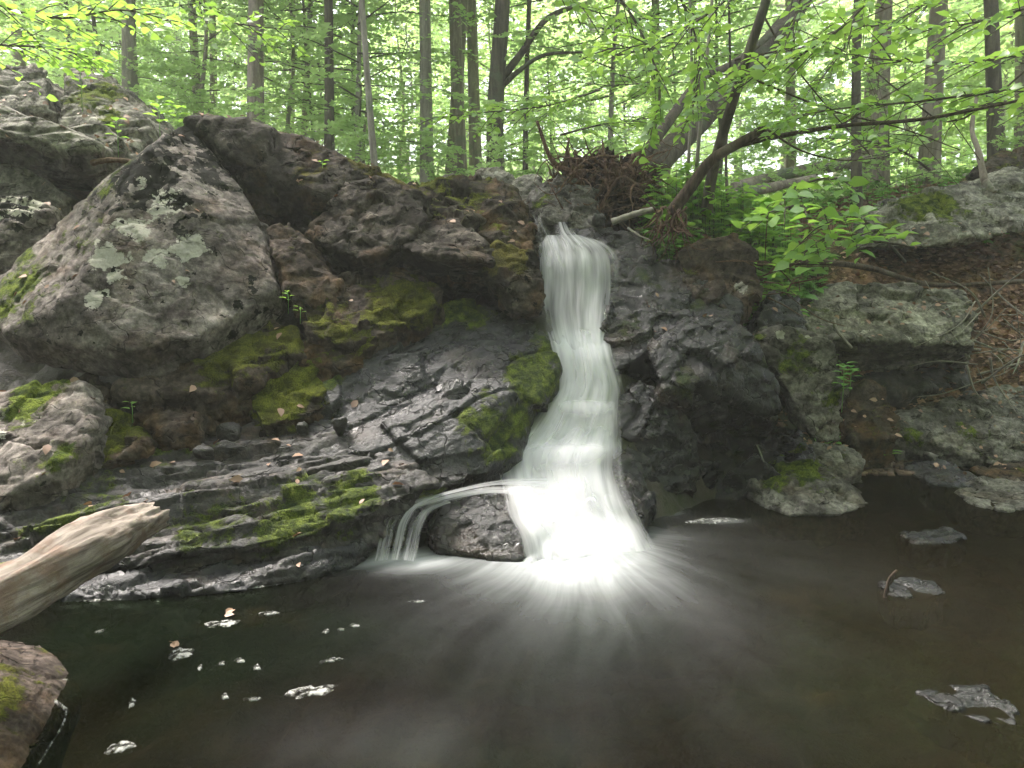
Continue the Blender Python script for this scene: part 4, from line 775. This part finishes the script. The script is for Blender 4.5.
def trunk_mesh(P_, r0, r1, mat, org, k=14, n=50, flare=1.5, limbs=()):
    b = MB(); Q = spline(P_, n); f = np.linspace(0, 1, n); r = r0+(r1-r0)*f; r = r*(1+(flare-1)*np.exp(-f*n*.22))
    b.tube(Q, r, k, rough=r0*.14, seed=int(abs(org[0])*100) % 97)
    for lp, a, c in limbs: b.tube(spline(lp, 24), np.linspace(a, c, 24), 8)
    return b.mesh('trunk', mat, org)
rng = np.random.default_rng(77)
def big_tree(px, py, Y, wpx, lean, mat, label, name='tree', Ht=9.5, kink=0., limbs=(), crown=True, cz=5.2, cs=1., extra=()):
    """stands where the pixel column meets the ground at distance Y; lean = px shift at the top of the picture"""
    base = at(px, py, Y); g = ground(base[0], base[1])[0]; base[2] = g-.15; r = wpx/2*Y/FPX
    top = at(px+lean, 0, Y); dxz = (top[0]-base[0])/(top[2]-base[2]); P_ = []
    for q in range(6):
        z = base[2]+(Ht+.15)*q/5; P_.append([base[0]+dxz*(z-base[2])+kink*math.sin(q*2.1+px)*r*2, base[1]+.1*math.sin(q+px), z])
    o = empty(name, base, label, 'tree'); 
    link('trunk', trunk_mesh(P_, r*1.05, r*.6, mat, base, limbs=limbs), o)
    if crown:
        link('crown', hi[int(px) % 3], o, loc=(P_[3][0]-base[0], P_[3][1]-base[1], cz), rot=(0, 0, px*.7), scale=cs)
    return o
big_tree(128,150,13.5,13,2,B_grey,'pale smooth trunk rising behind the big pale sloping boulder')
big_tree(143,150,15.5,8,-18,B_brown,'thin grey trunk leaning across beside the pale smooth trunk',kink=.5)
big_tree(197,120,15,8,-4,B_brown,'thin grey-brown trunk above the crest of the speckled boulder')
big_tree(209,120,16,7,4,B_brown,'slim trunk just beside the thin grey-brown one above the speckled boulder')
big_tree(255,140,12,15,3,B_brown,'stout grey-brown trunk rising straight behind the dark crest')
big_tree(327,150,12,9,0,B_dark,'straight dark narrow trunk, darkest of the upright trees')
big_tree(372,165,10.5,6,-7,B_grey,'slender pale pole with a slight bow beside the straight dark trunk',kink=.9)
big_tree(427,185,13,12,-3,B_grey,'pale grey upright trunk above the skyline rocks')
big_tree(447,178,15.5,12,16,B_brown,'fat reddish trunk of the double tree, leaning across its twin')
big_tree(461,178,14.8,13,-6,B_brown,'fat upright trunk of the double tree')
big_tree(477,178,17,12,-6,B_brown,'brown trunk close behind the double tree')
tr = big_tree(500,170,12.5,16,-3,B_dark,'dark forked trunk with a long side limb above the skyline rocks', kink=.35,
   limbs=[([at(498,90,12.5), at(520,70,12.3), at(545,55,12.1), at(585,52,11.9)], .05, .015), ([at(497,85,12.5), at(520,55,12.4), at(548,18,12.2), at(590,2,12)], .07, .03)])
big_tree(523,165,13,5,8,B_dark,'thin dark stem beside the dark forked trunk',kink=.5)
big_tree(880,190,11.5,15,8,B_brown,'hazy grey-brown trunk behind the long dead branch')
big_tree(862,190,13.5,13,22,B_brown,'leaning grey-brown trunk crossing the hazy one')
big_tree(932,175,11,16,6,B_brown,'thick grey trunk above the grey-green slab')
big_tree(858,200,9.5,8,-3,B_dark,'slim dark trunk standing on the leafy bank',kink=.5)
big_tree(1000,165,10.5,13,-4,B_dark,'dark trunk above the small mossy rock near the picture edge',kink=.4)
big_tree(1030,160,12,20,0,B_brown,'thick trunk cut by the picture edge')
big_tree(790,190,15,9,0,B_brown,'slim grey trunk half hidden by leaves above the fallen trunk')
big_tree(18,100,15,12,-2,B_brown,'trunk above the cut-off pale boulder, near the picture corner')
big_tree(300,150,17,6,10,B_brown,'very thin leaning stem between the stout and the dark trunk')
big_tree(355,165,18,5,-2,B_dark,'hair-thin dark stem behind the slender pale pole')
big_tree(288,150,19,7,4,B_grey,'thin pale trunk behind the very thin leaning stem')
big_tree(660,150,16,9,-4,B_brown,'slim trunk seen through leaves above the root ball')
# curved saplings growing by the dead branch
def sapling(path, r0, r1, mat, label, crown=None, name='sapling'):
    org = np.array(path[0]); o = empty(name, org, label, 'sapling'); link('trunk', trunk_mesh(path, r0, r1, mat, org, k=8, flare=1.2), o)
    if crown is not None: link('crown', crown[0], o, loc=np.array(crown[1])-org, rot=(0, 0, crown[2]), scale=crown[3])
    return o
sapling([at(706,215,6.4), at(712,175,6.3), at(727,120,6.1), at(748,55,5.9), at(770,-15,5.8), at(790,-120,5.7)], .045, .03, B_dark, 'curved grey sapling sweeping up behind the dead branch')
sapling([at(686,205,6.6), at(689,150,6.6), at(692,90,6.6), at(690,0,6.6), at(690,-120,6.6)], .014, .01, B_grey, 'thin straight pale sapling nearest the root ball')
sapling([at(694,208,6.5), at(698,150,6.5), at(704,85,6.5), at(712,0,6.5), at(716,-120,6.5)], .017, .012, B_grey, 'thin pale sapling leaning slightly beside its straight twin')
sapling([at(728,215,6.8), at(726,150,7), at(730,80,7), at(728,-40,7)], .014, .01, B_dark, 'thin dark sapling behind the curved grey one')
# background fill: small trees
pts = []
def place(n, y0, y1, kind, smin, smax, label, group, name, sep=1.1, xspan=.78, pw=1.4):
    c = 0; tries = 0
    while c < n and tries < 6000:
        tries += 1; y = y0+(y1-y0)*rng.random()**pw; x = rng.uniform(-xspan, xspan)*y
        if any((x-a)**2+(y-b_)**2 < sep**2 for a, b_ in pts): continue
        pts.append((x, y)); s = rng.uniform(smin, smax); base = (x, y, ground(x, y)[0]-.1)
        o = empty(name, base, label, 'tree' if 'tree' in name else 'shrub', group)
        if kind is bush: link('crown', bush[rng.integers(3)], o, rot=(0, 0, rng.uniform(0, 6.3)), scale=s)
        elif kind is lo:
            link('trunk', SAPT[rng.integers(3)], o, scale=s); link('crown', lo[rng.integers(4)], o, rot=(0, 0, rng.uniform(0, 6.3)), scale=s)
        else:
            link('trunk', TALT[rng.integers(4)], o, rot=(0, 0, rng.uniform(0, 6.3)), scale=s); link('crown', hi[rng.integers(3)], o, loc=(0, 0, 4.6*s), rot=(0, 0, rng.uniform(0, 6.3)), scale=s)
        c += 1
def gen_trunk(r0, r1, H, wob, mat):
    P_ = [[wob*rng.normal()*min(1, q), wob*rng.normal()*min(1, q), H*q/5] for q in range(6)]
    return trunk_mesh(P_, r0, r1, mat, np.zeros(3), k=8, n=30)
SAPT = [gen_trunk(.045, .012, 6.4, .05, m) for m in (B_dark, B_brown, B_grey)]
TALT = [gen_trunk(.14, .07, 9.5, .10, m) for m in (B_brown, B_dark, B_grey, B_brown)]
place(40, 9.8, 22, bush, .45, .85, 'low leafy shrub filling in under the bright trees behind the rocks', 'shrubs under the bright trees', 'shrub', .8)
place(62, 11.5, 32, lo, .75, 1.15, 'slender young tree with layered bright green leaves in the wood behind', 'young trees in the wood', 'young_tree', 1.3)
place(34, 17, 58, None, .9, 1.4, 'tall trunk deep in the pale green wood', 'tall trees deep in the wood', 'forest_tree', 2.0)
place(44, 30, 55, lo, 1.0, 1.5, 'distant leafy tree closing the view deep in the wood', 'leafy trees closing the view', 'distant_tree', 1.6)
# unseen canopy trees added beside and behind the viewer to shade the foreground
for x, y, k, h, lab in [(-6.4,3.2,0,6.0,'unseen tree added beside the pool so its crown shades the dry bank'), (7.6,-.5,1,6.2,'unseen tree added for shade beside the pool, well downstream of the far shore'), 
                       (-3.8,-4,0,7,'unseen tree added for shade on the near bank, upstream side'), (4.2,-4.4,1,7,'unseen tree added for shade on the near bank, downstream side')]:
    b0 = np.array([x, y, ground(x, y)[0]-.2]); o = empty('unseen_canopy_tree', b0, lab, 'tree')
    link('trunk', gen_trunk(.17, .09, h+4.5, .08, B_brown), o); link('crown', can[k], o, loc=(0, 0, h), rot=(0, 0, x))
for i in range(30):  # unseen young trees added around the viewer to block low skylight
    a = R(rng.uniform(100, 260)) if i < 22 else R(rng.choice([-1, 1])*rng.uniform(62, 90)); d_ = rng.uniform(5.5, 10); x, y = d_*math.sin(a), d_*math.cos(a)-.5
    o = empty('unseen_bank_tree', (x, y, ground(x, y)[0]-.1), 'unseen young leafy tree added on the near banks to block low light', 'tree', 'unseen trees added on the near banks'); sc_ = rng.uniform(1.1, 1.7)
    link('trunk', SAPT[i % 3], o, scale=sc_); link('crown', lo[i % 4], o, rot=(0, 0, a*9), scale=(sc_*1.2, sc_*1.2, sc_))
# ------------------------------------------------------------------ near leafy branches
def leafy_branch(path, r0, label, n_tw, twl, per, size, seed, mat=L_near, wood=B_dark, name='leafy_branch', droop=.15, fan=.9, group=None, r1=.003, start=.15, zsp=.2):
    rg = np.random.default_rng(seed); org = np.array(path[0]); P_ = spline(path, 40); o = empty(name, org, label, 'branch' if 'branch' in name else 'plant', group)
    b = MB(); b.tube(P_, np.linspace(r0, r1, 40), 6); S = []; D = []; L = []
    for q in range(n_tw):
        g = start+(1-start)*(q+rg.random())/n_tw; x = g*39; i0 = min(int(x), 38); p = P_[i0]; T = P_[i0+1]-P_[i0]; T /= np.linalg.norm(T)
        h = np.cross(T, [0, 0, 1.]); h /= np.linalg.norm(h)+1e-6
        dd = T*.7+h*(1 if q % 2 else -1)*fan+np.array([0, 0, rg.normal(0, zsp)]); dd /= np.linalg.norm(dd); l = twl*(1.15-.6*g)*rg.uniform(.6, 1.2)
        S.append(p); D.append(dd); L.append(l); b.tube(np.array([p, p+dd*l*.5-[0, 0, droop*l*.25], p+dd*l-[0, 0, droop*l]]), [r0*.35+.001, r0*.22+.001, .0012], 4, cap=False)
    link('stem', b.mesh('stem', wood, org), o)
    V, Q = foliage(np.array(S), np.array(D), np.array(L), rg, per, size, detail=True, droop=droop)
    link('foliage', make_mesh('foliage', V-org, Q, mat, True), o)
    return o
# beech branch with large leaves over the bank
leafy_branch([at(905,262,5.6), at(870,225,5.3), at(835,212,5.1), at(800,205,4.9), at(760,215,4.8)], .012, 'leafy branch with large drooping leaves over the brown boulders', 15, .36, 6, .12, 4, droop=.5)
leafy_branch([at(860,185,5.6), at(830,178,5.3), at(800,185,5.1), at(775,200,5.0)], .009, 'sprig of big fresh leaves above the leafy branch over the boulders', 12, .3, 5, .115, 5, droop=.45)
leafy_branch([at(905,245,5.3), at(860,240,5.1), at(825,238,4.95), at(795,262,4.85)], .009, 'lowest leafy sprig hanging in front of the green-grey ledge', 12, .28, 5, .115, 6, droop=.4)
K = 0
for path, lab, ntw, tl, per, sz, mt in [
 ([at(1120,20,5.2), at(1040,50,5.3), at(960,62,5.4), at(890,60,5.5), at(830,52,5.6)], 'long leafy branch reaching in from the picture edge above the slab', 20, .55, 8, .085, L_near),
 ([at(1120,110,6), at(1050,100,6.1), at(985,105,6.2), at(930,120,6.3)], 'leafy branch low in front of the dark edge trunk', 16, .5, 8, .085, L_near),
 ([at(760,-60,5.6), at(735,-10,5.6), at(690,25,5.6), at(640,45,5.6), at(600,50,5.6)], 'leafy branch hanging above the fallen tree trunk', 18, .5, 9, .085, L_near),
 ([at(800,-60,6), at(800,0,6), at(780,50,6), at(740,85,6)], 'drooping leafy branch beside the curved sapling', 16, .5, 9, .085, L_near),
 ([at(480,-60,7), at(540,-20,7), at(590,10,7), at(650,20,7)], 'leafy branch hanging from the top edge beside the dark forked trunk', 18, .6, 9, .085, L_near),
 ([at(-60,-30,5), at(0,5,5.1), at(60,18,5.2), at(120,10,5.3), at(170,20,5.4)], 'leafy branch hanging from the top corner over the cut-off pale boulder', 20, .5, 9, .08, L_near),
 ([at(-60,40,5.4), at(0,45,5.5), at(50,48,5.6), at(100,60,5.7)], 'leafy branch low in the top corner over the cut-off pale boulder', 18, .5, 9, .08, L_near),
 ([at(170,-60,7), at(190,-10,7), at(225,20,7), at(290,30,7)], 'leafy branch in front of the stout grey-brown trunk', 16, .6, 9, .085, L_near),
 ([at(600,90,9), at(550,105,8.8), at(490,112,8.7), at(430,118,8.6)], 'horizontal leafy branch crossing low before the dark forked trunk', 22, .6, 9, .085, L_near),
 ([at(560,135,8), at(600,125,8), at(650,118,8), at(700,110,8)], 'leafy sprays above the root ball', 20, .55, 9, .085, L_near),
 ([at(880,-50,8), at(860,20,8), at(820,80,8), at(780,110,8)], 'hanging leafy branch before the hazy grey-brown trunk', 20, .6, 9, .085, L_near),
 ([at(930,170,7.5), at(900,150,7.3), at(860,140,7.2), at(820,138,7)], 'leafy branch over the leafy bank behind the long dead branch', 18, .5, 8, .085, L_near),
 ([at(700,60,10), at(660,80,9.6), at(610,85,9.4), at(560,80,9.2)], 'leafy branch in the gap between forked trunk and leaning trunk', 20, .7, 9, .09, L_near),
 ([at(660,-40,6.2), at(690,20,6.2), at(700,70,6.2), at(690,120,6.2)], 'drooping leafy branch in front of the leaning trunk', 20, .6, 10, .085, L_near),
 ([at(1120,60,5.4), at(1030,85,5.5), at(930,100,5.5), at(830,110,5.5), at(770,125,5.5)], 'long leafy branch along the dead branch', 26, .5, 9, .08, L_near),
 ([at(900,-40,5.6), at(850,20,5.6), at(790,60,5.6), at(730,80,5.6)], 'leafy branch fanning over the curved sapling', 24, .6, 10, .085, L_near),
 ([at(1100,-20,6), at(1020,10,6), at(960,25,6), at(900,30,6)], 'leafy branch in the top corner by the cut-off trunk', 20, .6, 9, .085, L_near),
 ([at(600,-30,6), at(640,30,6), at(660,90,6), at(650,130,6)], 'leafy branch hanging straight over the root ball', 18, .5, 9, .085, L_near),
 ([at(960,-40,6.5), at(930,0,6.5), at(880,25,6.5), at(830,20,6.5)], 'leafy branch at the top edge above the thick grey trunk', 18, .55, 9, .085, L_near)]:
    K += 1; leafy_branch(path, .012, lab, ntw, tl, per, sz, 200+K, mt)
# bare twigs before the far wood
for pp, lab in [([at(1060,40,6.2), at(960,120,6.3), at(905,95,6.4), at(860,60,6.5), at(800,30,6.6)], 'bare thin branch crossing high before the thick grey trunk'), ([at(760,10,6.2), at(790,60,6.2), at(830,110,6.1), at(870,155,6)], 'bare drooping twig beside the curved sapling'),
                ([at(735,60,6), at(800,45,6.1), at(860,20,6.2), at(930,-10,6.3)], 'bare twig slanting up from the curved sapling'), ([at(755,80,6), at(830,110,5.9), at(900,128,5.8), at(960,150,5.7)], 'bare twig slanting down across the wood behind the bank')]:
    b_ = [(pp, .009, .004)]; P_ = spline(pp, 30)
    for q in range(8, 28, 3): b_.append(([P_[q], P_[q]+rng.normal(0, .12, 3), P_[q]+rng.normal(0, .28, 3)], .004, .0015))
    twigs('branch', b_, B_dead, lab, 'branch', k=5)
# ------------------------------------------------------------------ low plants
def low_plants(name, n, region, size, per, mat, label, hgt=(.08, .3), seed=0, kind='stuff', zf=None):
    rg = np.random.default_rng(seed); V_ = []; Q_ = []; m = 0; b = MB()
    for i in range(n):
        x, y, z = region(rg); hh = rg.uniform(*hgt); k = per; a = rg.uniform(0, 6.3, k)+np.arange(k)*2.4; f = rg.uniform(.35, 1, k)
        P0 = np.stack([x+np.cos(a)*.03, y+np.sin(a)*.03, z+hh*f], 1); D_ = np.stack([np.cos(a), np.sin(a), rg.uniform(-.2, .5, k)], 1); N = np.stack([-np.cos(a)*.3, -np.sin(a)*.3, np.ones(k)], 1)+rg.normal(0, .25, (k, 3))
        v, q = leaves(P0, D_, N, size*rg.uniform(.6, 1.3, k), True); b.add(v, q, None, 1)
        b.tube(np.array([[x, y, z-.03], [x+.01, y, z+hh*.5], [x, y+.01, z+hh]]), [.003, .002, .001], 4, 0, cap=False)
    me = b.mesh(name, [B_dark, mat]); o = link(name, me); return tag(o, label, 'undergrowth', None, kind)
def reg(x0, x1, y0, y1):
    def f(rg):
        x = rg.uniform(x0, x1); y = rg.uniform(y0, y1); return x, y, ground(x, y)[0]
    return f
def regp(px0, px1, Y0, Y1):
    def f(rg):
        Y_ = rg.uniform(Y0, Y1); x = (rg.uniform(px0, px1)-512)/FPX*Y_; return x, Y_, ground(x, Y_)[0]
    return f
low_plants('undergrowth', 420, regp(640,820,6.0,7.6), .095, 9, L_low, 'dense green ground plants on the bank beside the fallen tree', (.08,.45), 1)
low_plants('undergrowth', 500, regp(560,1050,8,12), .09, 8, L_low, 'green ground plants scattered over the leafy bank', (.05,.35), 2)
low_plants('undergrowth', 500, regp(-50,620,8.5,12.5), .09, 8, L_low, 'green ground plants along the skyline behind the rocks', (.05,.3), 3)
low_plants('undergrowth', 200, regp(650,790,6.1,6.9), .10, 10, L_near, 'bright leafy undergrowth between root ball and brown boulder', (.25,.7), 8)
low_plants('undergrowth', 60, regp(740,840,6.0,6.6), .075, 8, L_low, 'small green plants at the edge of the bank above the cleft', (.08,.3), 4)
low_plants('undergrowth', 90, regp(-20,60,6.0,6.9), .06, 8, L_low, 'green plants growing behind the thick overhanging slab', (.1,.35), 5)
low_plants('undergrowth', 50, regp(105,160,5.9,6.6), .065, 8, L_low, 'green plants between the speckled boulder and the pale sloping boulder', (.1,.45), 6)
def plant(px, py, Y, hh, size, per, label, seed, mat=L_low):
    rg = np.random.default_rng(seed); c = at(px, py, Y); a = np.arange(per)*2.4+rg.uniform(0, 6); f = np.linspace(.4, 1, per)
    P0 = np.stack([np.cos(a)*.01, np.sin(a)*.01, hh*f], 1); D_ = np.stack([np.cos(a), np.sin(a), np.full(per, .25)], 1); N = np.stack([-np.cos(a)*.3, -np.sin(a)*.3, np.ones(per)], 1)
    o = empty('plant', c, label, 'plant'); V_, Q_ = leaves(P0, D_, N, size*rg.uniform(.7, 1.2, per), True); link('foliage', make_mesh('foliage', V_, Q_, mat), o)
    b = MB(); b.tube(np.array([[0, 0, -.05], [.004, 0, hh*.5], [0, 0, hh]]), [.003, .0025, .0015], 5); link('stem', b.mesh('stem', L_low), o)
plant(132,414,4.35,.07,.05,4,'tiny bright seedling above the mossy green lump',1,L_near)
plant(288,306,4.95,.09,.05,5,'tiny green seedling at the foot of the narrow leaning slab',2,L_near)
plant(300,316,4.92,.06,.04,5,'tiny seedling on the mossy rib just below the other',3,L_near)
plant(322,168,5.7,.05,.05,4,'tiny green plant on the face of the dark crest',4,L_near)
plant(842,405,5.15,.28,.09,12,'small fern-like green plant beside the brown leaning boulder',5)
plant(850,385,5.3,.12,.08,8,'small green tuft in the gap behind the brown leaning boulder',6)
plant(890,458,5.9,.06,.07,8,'low green tuft on the pebble bar',7,L_near)
plant(82,105,5.95,.35,.10,10,'green sapling sprig before the pale sloping boulder',8,L_near)
plant(160,140,5.7,.30,.09,10,'green leafy sprig beside the crest of the speckled boulder',9,L_near)
plant(178,135,5.8,.22,.085,8,'smaller leafy sprig right against the crest',10,L_near)
plant(118,150,5.8,.22,.08,9,'leafy sprig behind the stick bridging the gap',11,L_near)
plant(400,412,4.3,.0,.0001,1,'',12) if False else None
# ------------------------------------------------------------------ leaf litter and pebbles
rg = np.random.default_rng(9); n = 15000
Y_ = rg.uniform(5.6, 12, n)**1.0; pxs = rg.uniform(720, 1080, n); x = (pxs-512)/FPX*Y_; z = ground(x, Y_); keep = z > .12
x, Y_, z = x[keep], Y_[keep], z[keep]; n = len(x); a = rg.uniform(0, 6.3, n)
V_, Q_ = leaves(np.stack([x, Y_, z+rg.uniform(.01, .045, n)], 1), np.stack([np.cos(a), np.sin(a), rg.normal(0, .25, n)], 1), np.array([0, 0, 1.])+rg.normal(0, .35, (n, 3)), rg.uniform(.04, .085, n), True)
tag(link('leaf_litter', make_mesh('leaf_litter', V_, Q_, L_dead)), 'brown dead leaves covering the far bank', 'leaf litter', None, 'stuff')
bm_rocks = [o for o in scene.objects if o.type == 'MESH' and o.name.split('.')[0] in ('ledge', 'boulder', 'slab', 'rock')]
bpy.context.view_layer.update(); dg = bpy.context.evaluated_depsgraph_get()
# leaves and small twigs lying on rocks: dropped onto what is below them
pos = []
def drop(px0, px1, Y0, Y1, n):
    for _ in range(n):
        Yq = rg.uniform(Y0, Y1); xq = (rg.uniform(px0, px1)-512)/FPX*Yq
        ok, loc, nor, _, ob, _ = scene.ray_cast(dg, (xq, Yq, 3.6 if Yq < 8 else 4), (0, 0, -1))
        if ok and ob.name.split('.')[0] in ('ledge', 'boulder', 'slab', 'rock', 'ground', 'stone') and nor.z > .5 and loc.z > .03: pos.append((loc, nor))
drop(800, 1050, 5.6, 7.4, 420); drop(-20, 400, 3.6, 5.2, 70); drop(0, 560, 5.5, 7.5, 140); drop(620, 840, 5.3, 6.4, 160); drop(-40, 150, 5.3, 7.5, 120)
if pos:
    n = len(pos); a = rg.uniform(0, 6.3, n); N = np.array([p[1] for p in pos])+rg.normal(0, .25, (n, 3)); T0 = np.stack([np.cos(a), np.sin(a), 0*a], 1); T0 -= N*((T0*N).sum(1)/(N*N).sum(1))[:, None]
    V_, Q_ = leaves(np.array([p[0] for p in pos])+np.array([0, 0, .012]), T0, N, rg.uniform(.03, .07, n), True)
    tag(link('leaf_litter', make_mesh('leaf_litter', V_, Q_, L_dead)), 'dead leaves lying on the rocks', 'leaf litter', None, 'stuff')
# pebble bar
b = MB()
for i in range(420):
    px = rg.uniform(832, 925); Yq = rg.uniform(5.75, 6.5); xq = (px-512)/FPX*Yq; s = rg.uniform(.012, .035); z = max(ground(xq, Yq)[0], -.01)+.02
    u = rg.normal(0, 1, (8, 3)); 
    V0 = np.array([[-1,-1,-1],[1,-1,-1],[1,1,-1],[-1,1,-1],[-1,-1,1],[1,-1,1],[1,1,1],[-1,1,1]])*.6+u*.14
    b.add(V0*s*np.array([1.3, 1, .7])+[xq, Yq, z], np.array([[0,3,2,1],[4,5,6,7],[0,1,5,4],[1,2,6,5],[2,3,7,6],[3,0,4,7]]))
t = NT('pebbles'); ri = t.n('ShaderNodeNewGeometry').outputs['Random Per Island']
tag(link('pebbles', b.mesh('pebbles', t.done(t.pbr(t.mix(ri, (.05, .03, .022), (.22, .14, .10)), .7)))), 'reddish pebbles forming a bar at the far waterline', 'pebbles', None, 'stuff')
# dead leaves caught in the foam clumps
for px, py, lab in [(176,650,'dead leaf caught in the larger foam clump'), (224,618,'curled dead leaf on the foam clump nearer the bank')]:
    c = at(px, py, watY(py)); c[2] = .014; n = 3; a = rg.uniform(0, 6.3, n)
    V_, Q_ = leaves(rg.normal(0, .008, (n, 3))*[1, 1, 0], np.stack([np.cos(a), np.sin(a), np.full(n, .3)], 1), np.array([0, 0, 1.])+rg.normal(0, .3, (n, 3)), rg.uniform(.04, .05, n), True)
    tag(link('dead_leaf', make_mesh('dead_leaf', V_, Q_, L_dead), loc=c), lab, 'leaf')

# ------------------------------------------------------------------ the hazy air of the wood
t = NT('haze'); v = t.n('ShaderNodeVolumePrincipled', {'Color': (.93, .97, .9, 1), 'Density': HAZE, 'Anisotropy': .2}).outputs[0]
t.t.links.new(v, t.out.inputs['Volume'])
zz = float(zs.min())-1; b = MB(); q = np.array([[-1,-1,0],[1,-1,0],[1,1,0],[-1,1,0],[-1,-1,1],[1,-1,1],[1,1,1],[-1,1,1]], float)
b.add(q*np.array([95, 95, 34-zz])+[0, 0, zz], np.array([[0,3,2,1],[4,5,6,7],[0,1,5,4],[1,2,6,5],[2,3,7,6],[3,0,4,7]]))
tag(link('haze', b.mesh('haze', t.m, smooth=False)), kind='stuff')
